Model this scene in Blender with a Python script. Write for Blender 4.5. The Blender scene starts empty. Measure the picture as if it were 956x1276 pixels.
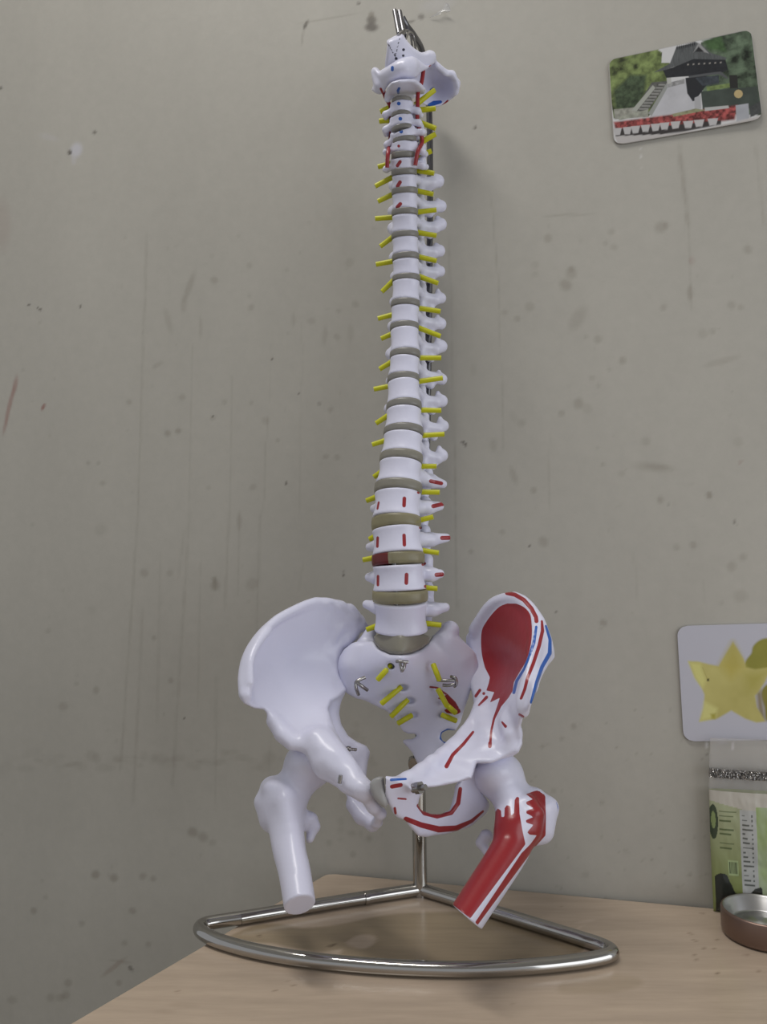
import bpy, math, random
import numpy as np
random.seed(7); RNG = np.random.RandomState(11)
SC = bpy.context.scene; COL = SC.collection

# ------------------------------------------------------------------ camera
FPX = 958.0; PIT = math.radians(4.89); CX, CY = 478.0, 638.0
TABLE_Z = 0.75; CAMZ = TABLE_Z + 0.294
cP, sP = math.cos(PIT), math.sin(PIT)
cam_d = bpy.data.cameras.new('camera'); cam = bpy.data.objects.new('camera', cam_d); COL.objects.link(cam)
cam.location = (0, 0, CAMZ); cam.rotation_euler = (math.pi/2 + PIT, 0, 0)
cam_d.sensor_fit = 'VERTICAL'; cam_d.sensor_height = 24; cam_d.lens = FPX/1276*24; cam_d.clip_start = .02
SC.camera = cam

def at(px, py, Y):
    """world point seen at a photo pixel when it lies at depth Y (metres in front of the camera)"""
    px, py, Y = np.broadcast_arrays(np.asarray(px, float), np.asarray(py, float), np.asarray(Y, float))
    dx = (px-CX)/FPX; dz = -(py-CY)/FPX
    yy = cP - sP*dz; zz = sP + cP*dz; t = Y/yy
    return np.stack([dx*t, Y, CAMZ + zz*t], -1)
def on_z(px, py, z):
    dx = (px-CX)/FPX; dz = -(py-CY)/FPX
    yy = cP - sP*dz; zz = sP + cP*dz; t = (z-CAMZ)/zz
    return np.array([dx*t, yy*t, z])
def proj(p):
    p = np.asarray(p, float); x, y, z = p[..., 0], p[..., 1], p[..., 2]-CAMZ
    d = y*cP + z*sP; u = -y*sP + z*cP
    return CX + FPX*x/d, CY - FPX*u/d
# back wall plane (runs slightly towards the camera on the right)
W0 = np.array([-.0545, .799]); WU = np.array([.392, -.092]); WU = WU/np.linalg.norm(WU)
WN = np.array([WU[1], -WU[0]])                       # into the room
def on_wall(px, py, off=0.0):
    dx = (px-CX)/FPX; dz = -(py-CY)/FPX
    yy = cP - sP*dz; zz = sP + cP*dz
    t = (np.dot(W0 + WN*off, WN))/(dx*WN[0] + yy*WN[1])
    return np.array([dx*t, yy*t, CAMZ + zz*t])
def wall_uz(p): return np.dot(np.asarray(p)[:2]-W0, WU), p[2]

# ------------------------------------------------------------------ materials
def mat(name, color=(.8,.8,.8), rough=.5, metal=0., spec=.5, coat=0., trans=0., sss=0., bump=None, alpha=1.):
    m = bpy.data.materials.new(name); m.use_nodes = True
    b = m.node_tree.nodes['Principled BSDF']; i = b.inputs
    i['Base Color'].default_value = (*color, 1); i['Roughness'].default_value = rough; i['Metallic'].default_value = metal
    i['Specular IOR Level'].default_value = spec; i['Coat Weight'].default_value = coat; i['Coat Roughness'].default_value = .15
    i['Transmission Weight'].default_value = trans; i['Alpha'].default_value = alpha
    if sss: i['Subsurface Weight'].default_value = sss; i['Subsurface Radius'].default_value = (.004,.004,.004); i['Subsurface Scale'].default_value = 1
    if bump:
        N = m.node_tree.nodes; L = m.node_tree.links
        tc = N.new('ShaderNodeTexCoord'); n = N.new('ShaderNodeTexNoise'); n.inputs['Scale'].default_value = bump[0]; n.inputs['Detail'].default_value = 4
        bp = N.new('ShaderNodeBump'); bp.inputs['Strength'].default_value = bump[1]; bp.inputs['Distance'].default_value = bump[2]
        L.new(tc.outputs['Object'], n.inputs['Vector']); L.new(n.outputs['Fac'], bp.inputs['Height']); L.new(bp.outputs['Normal'], i['Normal'])
    return m
def srgb(r, g, b):
    f = lambda c: (c/255/12.92) if c/255 <= .04045 else ((c/255+.055)/1.055)**2.4
    return (f(r), f(g), f(b))
RED = (.30, .022, .028); BLUE = (.02, .11, .45); BONE = (.70, .705, .85)
def paint_mat(name):
    """glossy white plastic with brush marks held in vertex attributes (signed distance to each stroke)"""
    m = mat(name, BONE, .30, spec=.5, bump=(95, .30, .0009)); N = m.node_tree.nodes; L = m.node_tree.links
    b = N['Principled BSDF']; prev = None
    for attr, c in (('red', RED), ('blue', BLUE), ('ink', (.03,.03,.05))):
        a = N.new('ShaderNodeAttribute'); a.attribute_name = attr
        r = N.new('ShaderNodeMapRange'); r.inputs['From Min'].default_value = .75; r.inputs['From Max'].default_value = 1.25
        x = N.new('ShaderNodeMix'); x.data_type = 'RGBA'; x.inputs['B'].default_value = (*c, 1)
        if prev is None: x.inputs['A'].default_value = (*BONE, 1)
        else: L.new(prev, x.inputs['A'])
        L.new(a.outputs['Fac'], r.inputs['Value']); L.new(r.outputs['Result'], x.inputs['Factor']); prev = x.outputs['Result']
    L.new(prev, b.inputs['Base Color']); return m
def color_attr_mat(name, rough=.5, spec=.4, attr='tint'):
    m = mat(name, (1,1,1), rough, spec=spec); N = m.node_tree.nodes; L = m.node_tree.links
    a = N.new('ShaderNodeAttribute'); a.attribute_name = attr
    L.new(a.outputs['Color'], N['Principled BSDF'].inputs['Base Color']); return m
M_BONE = mat('white_plastic', BONE, .30, bump=(95, .30, .0009))
M_PAINT = paint_mat('painted_white_plastic')
M_NERVE = mat('yellow_plastic', srgb(196,196,24), .35, bump=(200,.2,.001))
M_ARTERY = mat('red_tube_plastic', (.30,.02,.025), .35)
M_CHROME = mat('chrome', (.46,.45,.43), .10, 1.)
M_STEEL = mat('steel', (.34,.33,.32), .25, 1.)
M_DARKSTEEL = mat('dark_steel', (.16,.16,.17), .3, 1.)
def translucent(name, c, fac):
    m = mat(name, c, .3, spec=.5); N = m.node_tree.nodes; L = m.node_tree.links
    t = N.new('ShaderNodeBsdfTransparent'); t.inputs['Color'].default_value = (*[min(1, .45+v*1.2) for v in c], 1)
    x = N.new('ShaderNodeMixShader'); x.inputs[0].default_value = fac
    L.new(t.outputs[0], x.inputs[1]); L.new(N['Principled BSDF'].outputs[0], x.inputs[2])
    L.new(x.outputs[0], N['Material Output'].inputs['Surface']); return m
M_DISC = translucent('grey_rubber', srgb(140,138,132), .80)
M_DISC_AMBER = translucent('amber_rubber', srgb(160,154,124), .58)
M_DISC_MID = translucent('olive_rubber', srgb(154,151,138), .66)
M_DISC_RED = mat('red_rubber', (.12,.012,.014), .3)
M_SYMPH = translucent('frosted_rubber', srgb(172,172,172), .8)

# ------------------------------------------------------------------ objects
def link(o, parent=None):
    COL.objects.link(o)
    if parent is not None: o.parent = parent; o.matrix_parent_inverse = parent.matrix_world.inverted()
    return o
def tag(o, label=None, cat=None, group=None, kind=None):
    for k, v in (('label', label), ('category', cat), ('group', group), ('kind', kind)):
        if v: o[k] = v
    return o
def empty(name, loc):
    o = bpy.data.objects.new(name, None); o.location = loc; o.empty_display_size = .03; COL.objects.link(o)
    bpy.context.view_layer.update(); return o
def mesh(name, V, Fc, m, parent=None, smooth=True, attrs=None, mats=None, fmat=None, colors=None):
    me = bpy.data.meshes.new(name)
    V = np.asarray(V, float)
    q = parent
    while q is not None: V = V - np.array(q.location); q = q.parent
    me.from_pydata(V.tolist(), [], Fc.tolist() if isinstance(Fc, np.ndarray) else Fc)
    for mm in ([m] if mats is None else mats): me.materials.append(mm)
    if fmat is not None: me.polygons.foreach_set('material_index', np.asarray(fmat, np.int32))
    me.polygons.foreach_set('use_smooth', np.full(len(me.polygons), smooth, bool))
    for k, v in (attrs or {}).items():
        a = me.attributes.new(k, 'FLOAT', 'POINT'); a.data.foreach_set('value', np.asarray(v, np.float32))
    if colors is not None:
        a = me.attributes.new('tint', 'FLOAT_COLOR', 'POINT'); c4 = np.ones((len(V), 4), np.float32); c4[:, :3] = colors
        a.data.foreach_set('color', c4.ravel())
    me.update()
    o = bpy.data.objects.new(name, me); COL.objects.link(o)
    if parent is not None: o.parent = parent
    return o
def norm(v): v = np.asarray(v, float); return v/np.linalg.norm(v)
def spline(P, n=8, closed=False):
    P = np.asarray(P, float); N = len(P); out = []
    for i in range(N if closed else N-1):
        g = (lambda k: P[k % N]) if closed else (lambda k: P[min(max(k, 0), N-1)])
        a, b, c, d = g(i-1), g(i), g(i+1), g(i+2)
        for t in np.arange(n)/n:
            out.append(.5*((2*b)+(c-a)*t+(2*a-5*b+4*c-d)*t*t+(3*b-a-3*c+d)*t**3))
    if not closed: out.append(P[-1])
    return np.array(out)
def tube(P, r, seg=16, closed=False, cap=True, rad=None):
    P = np.asarray(P, float); n = len(P); rr = np.full(n, r) if rad is None else np.asarray(rad)
    T = np.array([norm(P[min(i+1, n-1) if not closed else (i+1) % n]-P[max(i-1, 0) if not closed else i-1]) for i in range(n)])
    u = np.cross(T[0], [0,0,1]); u = norm(u if np.linalg.norm(u) > 1e-3 else np.cross(T[0], [1,0,0]))
    V = []; ang = np.arange(seg)*2*math.pi/seg
    for i in range(n):
        u = norm(u - T[i]*np.dot(u, T[i])); w = np.cross(T[i], u)
        V.append(P[i] + rr[i]*(np.cos(ang)[:, None]*u + np.sin(ang)[:, None]*w))
    V = np.concatenate(V); Fc = []
    for i in range(n if closed else n-1):
        a = i*seg; b = ((i+1) % n)*seg
        for k in range(seg): Fc.append((a+k, a+(k+1) % seg, b+(k+1) % seg, b+k))
    if cap and not closed:                             # caps get their own rim so that the shading stays crisp
        V = np.r_[V, V[:seg], V[(n-1)*seg:n*seg]]; Fc += [tuple(n*seg+k for k in range(seg))[::-1], tuple((n+1)*seg+k for k in range(seg))]
    return V, Fc
def join(parts):
    V = []; Fc = []; o = 0
    for v, f in parts: V.append(np.asarray(v)); Fc += [tuple(i+o for i in q) for q in f]; o += len(v)
    return np.concatenate(V), Fc
def lathe(prof, seg=48):
    V = []; Fc = []; n = len(prof)
    for r, z in prof:
        for k in range(seg): a = 2*math.pi*k/seg; V.append((r*math.cos(a), r*math.sin(a), z))
    for i in range(n-1):
        for k in range(seg): Fc.append((i*seg+k, i*seg+(k+1) % seg, (i+1)*seg+(k+1) % seg, (i+1)*seg+k))
    return np.array(V), Fc
def box(c, s, u=(1,0,0), v=(0,1,0), w=(0,0,1)):
    c, u, v, w = [np.asarray(q, float) for q in (c, u, v, w)]; V = []
    for a in (-1,1):
        for b in (-1,1):
            for d in (-1,1): V.append(c+u*a*s[0]+v*b*s[1]+w*d*s[2])
    return np.array(V), [(0,1,3,2),(4,6,7,5),(0,4,5,1),(2,3,7,6),(0,2,6,4),(1,5,7,3)]
def hexnut(c, axis, r, h, seg=6):
    a = norm(axis); c = np.asarray(c, float); return tube([c-a*h/2, c+a*h/2], r, seg)

# ------------------------------------------------------------------ implicit surfaces (surface nets)
def surfnet(V, org, h):
    nx, ny, nz = V.shape; ins = V < 0
    cs = [(i,j,k) for i in (0,1) for j in (0,1) for k in (0,1)]
    C = np.stack([V[i:nx-1+i, j:ny-1+j, k:nz-1+k] for i,j,k in cs], -1); I = C < 0; cnt = I.sum(-1)
    mask = (cnt > 0) & (cnt < 8); idx = np.argwhere(mask); cv = C[mask]
    acc = np.zeros((len(idx), 3)); num = np.zeros(len(idx)); ca = np.array(cs, float)
    for a in range(8):
        for b in range(a+1, 8):
            if np.abs(ca[a]-ca[b]).sum() != 1: continue
            va, vb = cv[:, a], cv[:, b]; m = (va < 0) != (vb < 0)
            t = np.where(m, va/np.where(m, va-vb, 1), 0)
            acc += np.where(m[:, None], ca[a]+(ca[b]-ca[a])*t[:, None], 0); num += m
    verts = org + h*(idx + acc/num[:, None])
    g = np.full(mask.shape, -1, np.int64); g[mask] = np.arange(len(idx)); F_ = []
    for ax in range(3):
        p, q = (ax+1) % 3, (ax+2) % 3
        sl = [slice(None)]*3; sl[ax] = slice(0, -1); sh = [slice(None)]*3; sh[ax] = slice(1, None)
        A = ins[tuple(sl)]; B = ins[tuple(sh)]; e = np.argwhere(A != B)
        e = e[(e[:, p] >= 1) & (e[:, q] >= 1) & (e[:, p] < V.shape[p]-1) & (e[:, q] < V.shape[q]-1)]
        def cell(dp, dq):
            k = e.copy(); k[:, p] -= dp; k[:, q] -= dq; return g[k[:, 0], k[:, 1], k[:, 2]]
        quad = np.stack([cell(1,1), cell(0,1), cell(0,0), cell(1,0)], -1)
        fl = ~A[e[:, 0], e[:, 1], e[:, 2]]; quad[fl] = quad[fl][:, ::-1]; F_.append(quad)
    return verts, np.concatenate(F_)
def smin(a, b, k): h = np.clip(.5+.5*(b-a)/k, 0, 1); return b*(1-h)+a*h-k*h*(1-h)
def smax(a, b, k): return -smin(-a, -b, k)
def capsule(X, a, b, ra, rb):
    a = np.asarray(a, float); b = np.asarray(b, float); d = b-a
    t = np.clip(sum((X[i]-a[i])*d[i] for i in range(3))/max(np.dot(d, d), 1e-12), 0, 1)
    return np.sqrt(sum((X[i]-a[i]-d[i]*t)**2 for i in range(3))) - (ra+(rb-ra)*t)
def ellipsoid(X, c, r):
    q = np.sqrt(sum(((X[i]-c[i])/r[i])**2 for i in range(3))); return (q-1)*min(r)
def poly_sd(px, py, P):
    P = np.asarray(P, float); shp = px.shape; x = px.ravel(); y = py.ravel(); d = np.full(x.shape, 1e18); s = np.zeros(x.shape, bool)
    for i in range(len(P)):
        a = P[i]; b = P[(i+1) % len(P)]; e = b-a
        wx = x-a[0]; wy = y-a[1]; t = np.clip((wx*e[0]+wy*e[1])/max(e@e, 1e-12), 0, 1)
        d = np.minimum(d, (wx-e[0]*t)**2+(wy-e[1]*t)**2)
        if a[1] != b[1]:
            c = ((a[1] > y) != (b[1] > y)) & (x < (b[0]-a[0])*(y-a[1])/(b[1]-a[1])+a[0]); s ^= c
    return np.where(s, -1, 1).reshape(shp)*np.sqrt(d).reshape(shp)
def rbf(P, lam=1e-4):
    """thin-plate surface through (px, py, value) points"""
    P = np.asarray(P, float); n = len(P); S = 100.
    xy = P[:, :2]/S; U = lambda r2: np.where(r2 > 0, .5*r2*np.log(np.maximum(r2, 1e-12)), 0)
    K = U(((xy[:, None]-xy[None])**2).sum(-1))+lam*np.eye(n); Q = np.c_[np.ones(n), xy]
    w = np.linalg.solve(np.r_[np.c_[K, Q], np.c_[Q.T, np.zeros((3,3))]], np.r_[P[:, 2], 0, 0, 0])
    def f(px, py):
        o = w[n]+w[n+1]*px/S+w[n+2]*py/S
        for i in range(n): o = o+w[i]*U((px/S-xy[i,0])**2+(py/S-xy[i,1])**2)
        return o
    return f
KP = .00068                                            # metres per photo pixel at the model
class Bone:
    """an implicit solid in (px, py, depth) coordinates around the model"""
    def __init__(s, box_, Y0, Y1, h=.0013, k=KP):
        x0, y0, x1, y1 = box_; s.k = k; s.h = h
        ax = [np.arange(x0*k, x1*k, h), np.arange(y0*k, y1*k, h), np.arange(Y0, Y1, h)]
        s.org = np.array([a[0] for a in ax]); s.X = np.meshgrid(*ax, indexing='ij', sparse=True)
        s.px = s.X[0][:, :, 0]/k*np.ones_like(s.X[1][:, :, 0]); s.py = s.X[1][:, :, 0]/k*np.ones_like(s.X[0][:, :, 0])
        s.D = np.full([len(a) for a in ax], 1.)
    def add(s, d, k=.004): s.D = smin(s.D, d, k) if k else np.minimum(s.D, d)
    def cut(s, d, k=.001): s.D = smax(s.D, -d, k)
    def plate(s, poly, depth, half, r=.003, holes=(), smooth=0):
        P = spline(poly, smooth, True) if smooth else poly
        d2 = poly_sd(s.px, s.py, P)*s.k
        for hpoly in holes: d2 = smax(d2, -poly_sd(s.px, s.py, hpoly)*s.k, .002)
        z = depth(s.px, s.py) if callable(depth) else np.full(s.px.shape, depth)
        t = half(s.px, s.py) if callable(half) else half
        gx, gy = np.gradient(z, s.h); g = np.sqrt(1+gx**2+gy**2)
        q = (np.abs(s.X[2]-z[:, :, None])-np.broadcast_to(t, z.shape)[:, :, None]*1.0)/g[:, :, None]
        d2 = d2[:, :, None]+r; q = q+r
        return np.sqrt(np.maximum(d2, 0)**2+np.maximum(q, 0)**2)+np.minimum(np.maximum(d2, q), 0)-r
    def cap(s, a, b, ra, rb=None):
        return capsule(s.X, (a[0]*s.k, a[1]*s.k, a[2]), (b[0]*s.k, b[1]*s.k, b[2]), ra*s.k, (ra if rb is None else rb)*s.k)
    def chain(s, pts, k=.003):
        d = None
        for a, b in zip(pts[:-1], pts[1:]):
            c = s.cap(a, b, a[3], b[3]); d = c if d is None else smin(d, c, k)
        return d
    def ell(s, c, r): return ellipsoid(s.X, (c[0]*s.k, c[1]*s.k, c[2]), (r[0]*s.k, r[1]*s.k, r[2]*s.k))
    def rough(s, amp, scale, mask):
        """uneven casting: low bumps of height amp inside a photo-pixel mask"""
        a, b, c = [q/scale for q in s.X]; s.D = s.D+amp*mask[:, :, None]*(np.sin(a*6.3+1.7*np.sin(b*4.1+c*3.3))+np.sin(b*5.7+1.9*np.sin(c*4.7+a*3.1))+np.sin(c*6.1+1.5*np.sin(a*5.2)))/3
    def build(s, name, m, parent, paint=None, ymax=None):
        V, Fc = surfnet(s.D, s.org, s.h); W = at(V[:, 0]/s.k, V[:, 1]/s.k, V[:, 2])
        return mesh(name, W, Fc, m, parent, attrs=paint_attrs(W, Fc, paint, ymax) if paint else None)
def normals(V, Fc):
    n = np.cross(V[Fc[:, 2]]-V[Fc[:, 0]], V[Fc[:, 3]]-V[Fc[:, 1]]); N = np.zeros_like(V)
    for i in range(4): np.add.at(N, Fc[:, i], n)
    return N/np.maximum(np.linalg.norm(N, axis=1), 1e-12)[:, None]
def paint_attrs(W, Fc, paint, ymax=None):
    """distance of each vertex on the front of the solid to the brush strokes (photo-pixel units, 1 = stroke edge)"""
    px, py = proj(W); N = normals(W, Fc); front = (N*(W-np.array([0,0,CAMZ]))).sum(1) < .01
    if ymax: front &= W[:, 1] < ymax
    out = {}
    for k, strokes in paint.items():
        v = np.full(len(W), -9.)
        for s in strokes:
            if s[0] == 'poly': d = -poly_sd(px, py, s[1])
            else:
                pts, w = s; pts = np.asarray(pts, float); w = np.broadcast_to(np.asarray(w, float), (len(pts),))
                d = np.full(len(W), -9.)
                if len(pts) == 1: d = w[0]-np.hypot(px-pts[0,0], py-pts[0,1])
                for i in range(len(pts)-1):
                    a, b = pts[i], pts[i+1]; e = b-a; t = np.clip(((px-a[0])*e[0]+(py-a[1])*e[1])/max(e@e, 1e-9), 0, 1)
                    d = np.maximum(d, w[i]+(w[i+1]-w[i])*t-np.hypot(px-a[0]-e[0]*t, py-a[1]-e[1]*t))
            v = np.maximum(v, d)
        out[k] = np.where(front, np.clip(v+1, -3, 5), -3)
    return out
# ------------------------------------------------------------------ setting: wall, floor, ceiling
def stains(px, py, base, marks):
    """surface dirt: (x, y, rx, ry, angle, strength, colour) in photo pixels, each with an outline of its own"""
    c = np.ones((len(px), 3))*base
    for x, y, rx, ry, a, st, col in marks:
        sel = (np.abs(px-x) < (rx+ry)*1.6+4) & (np.abs(py-y) < (rx+ry)*1.6+4)
        if not sel.any(): continue
        ca, sa = math.cos(math.radians(a)), math.sin(math.radians(a)); dx, dy = px[sel]-x, py[sel]-y
        q = np.sqrt(((dx*ca+dy*sa)/rx)**2+((-dx*sa+dy*ca)/ry)**2)
        m = np.clip((1.35-q)/.7, 0, 1)*st
        c[sel] = c[sel]*(1-m[:, None])+np.asarray(col)*m[:, None]
    return c
WALL = np.array(srgb(176, 173, 164)); DIRT = np.array(srgb(118,110,96)); DARK = np.array(srgb(70,64,56))
def wall_marks():
    m = []; A = lambda *a: m.append(a)
    # drips
    for x0,y0,x1,y1,w,s in ((183,290,172,640,1.6,.16),(172,640,150,960,2,.16),(178,760,166,1000,2.2,.14),(240,430,236,640,1.3,.12),(290,470,286,640,1.3,.12),(333,520,328,640,1.3,.15),(377,400,374,640,1.2,.13),(339,410,336,500,1.2,.1),(286,640,280,760,2,.16),(236,640,215,980,2.2,.15),(230,660,222,720,2,.12),(324,640,318,860,1.8,.14),(378,700,372,735,1.8,.12),(270,840,268,1000,1.6,.12),(340,840,336,960,1.6,.1),
                         (846,180,858,280,3.2,.22),(858,280,861,385,2,.16),(942,182,952,280,2.5,.12),(613,250,624,390,1.2,.2),(622,390,628,560,1.2,.14),(685,540,684,660,1,.16),(566,540,570,760,1.6,.2),(560,300,566,540,1.6,.12),(876,720,880,760,1.5,.12),(790,690,796,760,1.5,.08),(200,690,196,900,2,.1),(250,700,246,880,1.8,.1),(300,640,296,740,1.6,.12)):
        n = max(2, int(abs(y1-y0)/14))
        for i in range(n):
            t = (i+.5)/n; A(x0+(x1-x0)*t+RNG.uniform(-.4,.4), y0+(y1-y0)*t, w, 9, math.degrees(-math.atan2(x1-x0, y1-y0)), s*RNG.uniform(.5,1.1), DIRT)
    # single spots
    for x,y,r,s in ((209,540,4,.35),(222,537,4,.35),(227,495,4,.25),(161,501,3.5,.25),(313,383,4.5,.25),(443,379,4,.22),(311,331,4,.22),(267,349,5,.25),(388,400,5,.2),(420,420,4,.22),(436,327,5,.18),(128,602,3.5,.25),(123,577,3,.25),(110,577,2.5,.25),(315,607,4,.22),(260,608,3,.2),(406,569,4,.25),(420,570,4,.25),(331,524,5,.2),(280,501,3,.2),(313,502,3,.2),(346,549,3,.25),(265,521,3,.25),(412,510,3.5,.2),(422,387,3,.25),
                    (683,297,5,.3),(705,355,8,.32),(712,341,7,.25),(712,335,4,.25),(660,382,6,.22),(645,397,4,.25),(629,389,4,.2),(745,423,5,.25),(730,420,3,.2),(776,449,4.5,.3),(824,283,7,.25),(830,281,4,.2),(932,311,5,.25),(912,380,5,.22),(923,383,4,.22),(827,383,4,.25),(876,416,6,.18),(888,413,4,.2),(721,503,6,.3),(732,509,6,.15),(700,515,4,.25),(650,527,5,.2),(805,550,5,.2),(920,551,6,.15),(884,617,4,.45),(823,623,4,.3),(751,579,3,.25),(665,611,4,.3),(864,679,4.5,.3),(843,682,4,.2),(912,706,6,.25),(926,694,5,.25),(677,675,7,.28),(923,743,8,.18),(752,776,5,.35),(587,687,3,.3),(626,663,3.5,.25),(762,289,4,.2),(765,308,4,.2),(755,303,3,.2),(667,330,5,.15),(667,342,4,.15),(738,471,4,.2),(775,590,4,.15),
                    (120,860,5,.28),(79,880,6,.24),(213,848,3.5,.28),(95,852,3,.2),(192,795,3,.25),(212,714,4,.2),(180,714,5,.25),(268,730,6,.3),(267,722,4,.25),(314,728,8,.2),(240,1037,6,.38),(253,1043,6,.3),(265,1050,5,.2),(119,1090,5,.4),(142,1094,5,.38),(178,1092,5,.3),(191,1095,4,.3),(42,1135,4,.35),(102,1151,4,.28),(165,1135,5,.35),(57,1118,3,.2),(85,1225,5,.3),(63,1243,5,.25),(75,1243,5,.25),(82,1240,5,.25),(15,1246,5,.25),(148,1225,4,.3),(155,1175,4,.25),(185,1177,4,.25),(60,786,3,.2),(125,660,7,.15),(115,760,5,.1),
                    (715,905,4,.3),(700,920,3,.25),(676,930,3,.3),(690,985,3,.2),(750,1000,3,.25),(780,1060,3,.2),(730,1090,4,.2),(640,1090,4,.2),(860,1090,3,.3),(845,1105,3,.25),(440,1065,4,.25),(460,1045,4,.25),(410,1050,4,.2)):
        A(x, y, r, r*RNG.uniform(.8,1.2), RNG.uniform(0,180), s, DIRT)
    for x,y,rx,ry,a,s in ((236,357,4,18,20,.22),(229,380,4,10,5,.18),(210,400,4,16,-15,.18),(250,408,2,14,0,.2),(196,455,7,3,-30,.2),(366,398,2.5,9,0,.2),(405,418,3,12,5,.18),(437,415,3,12,0,.16),(720,397,8,16,30,.18),(860,365,4,9,0,.3),(815,582,25,6,5,.2),(900,450,22,4,-15,.18),(640,592,4,12,-20,.22),(615,555,4,8,0,.18),(710,268,28,1.3,-4,.25),(820,582,16,3,5,.15),(640,520,4,9,-20,.1),(590,460,4,8,0,.12),(298,650,2.5,12,0,.25),(268,727,2.5,8,0,.3)):
        A(x, y, rx, ry, a, s, DIRT)
    for x,y,r in ((36,380,1.4),(50,386,1.6),(100,382,1.6),(47,383,1.2),(357,602,1.8),(447,4,1.8),(118,165,2.2),(1,110,2),(339,448,1.4),(398,503,1.6),(265,518,1.2),(592,159,2),(580,554,2.2),(577,551,2),(373,490,1),(834,628,1.4),(915,650,1.6),(918,653,1.2),(640,210,1),(780,300,1),(660,680,1),(692,762,1.4),(230,895,1.2),(200,1010,1),(428,717,1.6),(429,713,1.4),(880,940,1.4)):
        A(x, y, r, r, 0, .7, DARK)
    # horizontal damp line low on the wall, lower left smudges
    for i in range(44):
        A(8+i*8+RNG.uniform(-3,3), 946+RNG.uniform(-9,12), RNG.uniform(4,12), RNG.uniform(2,7), RNG.uniform(-20,20), RNG.uniform(.02,.16), DIRT)
    for i in range(36):
        A(RNG.uniform(420,470), RNG.uniform(900,1050), RNG.uniform(2,6), RNG.uniform(2,6), 0, .12, DIRT)
    for i in range(150):
        A(RNG.uniform(0,956), RNG.uniform(250,1120), RNG.uniform(.8,3.2), RNG.uniform(.8,3.2), 0, RNG.uniform(.05,.18), DIRT)
    for i in range(60):
        A(RNG.uniform(640,900), RNG.uniform(880,1130), RNG.uniform(.8,2.4), RNG.uniform(.8,2.4), 0, RNG.uniform(.1,.35), DIRT)
    # red scratches and flakes
    RD = np.array(srgb(138,92,84))
    for x,y,rx,ry,a,s in ((12,505,2.5,24,14,.5),(19,480,3,12,10,.4),(7,530,2,12,16,.35),(54,507,2,4.5,25,.75),(3,280,10,30,0,.12),(862,325,4,5,0,.18),(923,576,3,2,-40,.25)): A(x,y,rx,ry,a,s,RD)
    LT = np.array(srgb(196,196,206))
    for x,y,rx,ry,a,s in ((95,187,7,9,20,.6),(92,200,3,5,0,.25),(61,171,12,4,15,.15)): A(x,y,rx,ry,a,s,LT)
    A(87,190,2.5,3,0,.8,DARK)
    # glue left by old tape: faint cleaner rectangle and brown residues
    A(463,25,6,5.5,0,.75,np.array(srgb(96,90,82))); A(463,34,8,5,0,.8,np.array(srgb(92,86,80))); A(463,18,3.5,4,0,.5,DIRT)
    A(381,31,2,6,25,.7,DARK); A(377,47,1.5,10,8,.3,DIRT); A(410,23,32,1.5,-10,.22,DIRT); A(512,27,5,2,-15,.5,DARK); A(525,21,4,3.5,0,.5,DARK); A(500,30,8,1.2,-15,.3,DIRT)
    A(142,1205,18,3,-38,.25,np.array(srgb(120,90,70))); A(150,1198,14,2,10,.2,DIRT); A(163,1207,2,4,-40,.6,DARK)
    A(545,6,20,8,-10,.15,LT)
    A(880,928,1.8,4,0,.8,np.array(srgb(225,225,225))); A(913,930,2,5,5,.9,np.array(srgb(235,235,235))); A(900,926,6,1.5,0,.5,LT)
    for i in range(8): A(799+RNG.uniform(-1.5,1.5), 186+i*3.4, .9, .9, 0, .5, np.array(srgb(215,215,215)))
    return m
def graded(lo, a, b, hi, fine, coarse):
    return np.unique(np.r_[np.arange(lo, a, coarse), np.arange(a, b, fine), np.arange(b, hi+coarse, coarse)])
def grid_faces(nu, nv):
    i, j = np.meshgrid(np.arange(nu-1), np.arange(nv-1), indexing='ij'); a = (i*nv+j).ravel()
    return np.stack([a, a+nv, a+nv+1, a+1], -1)
us = graded(-1.6, -.62, .52, 1.6, .0022, .15); zs = graded(0, .58, 1.72, 2.95, .0022, .15)
U_, Z_ = np.meshgrid(us, zs, indexing='ij')
WV = np.stack([W0[0]+U_.ravel()*WU[0], W0[1]+U_.ravel()*WU[1], Z_.ravel()], -1)
wpx, wpy = proj(WV)
front_ok = (WV[:, 1] > .3)
wcol = stains(np.where(front_ok, wpx, -9999), wpy, WALL, wall_marks())
M_WALL = color_attr_mat('painted_plaster', .6, .3)
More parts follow.
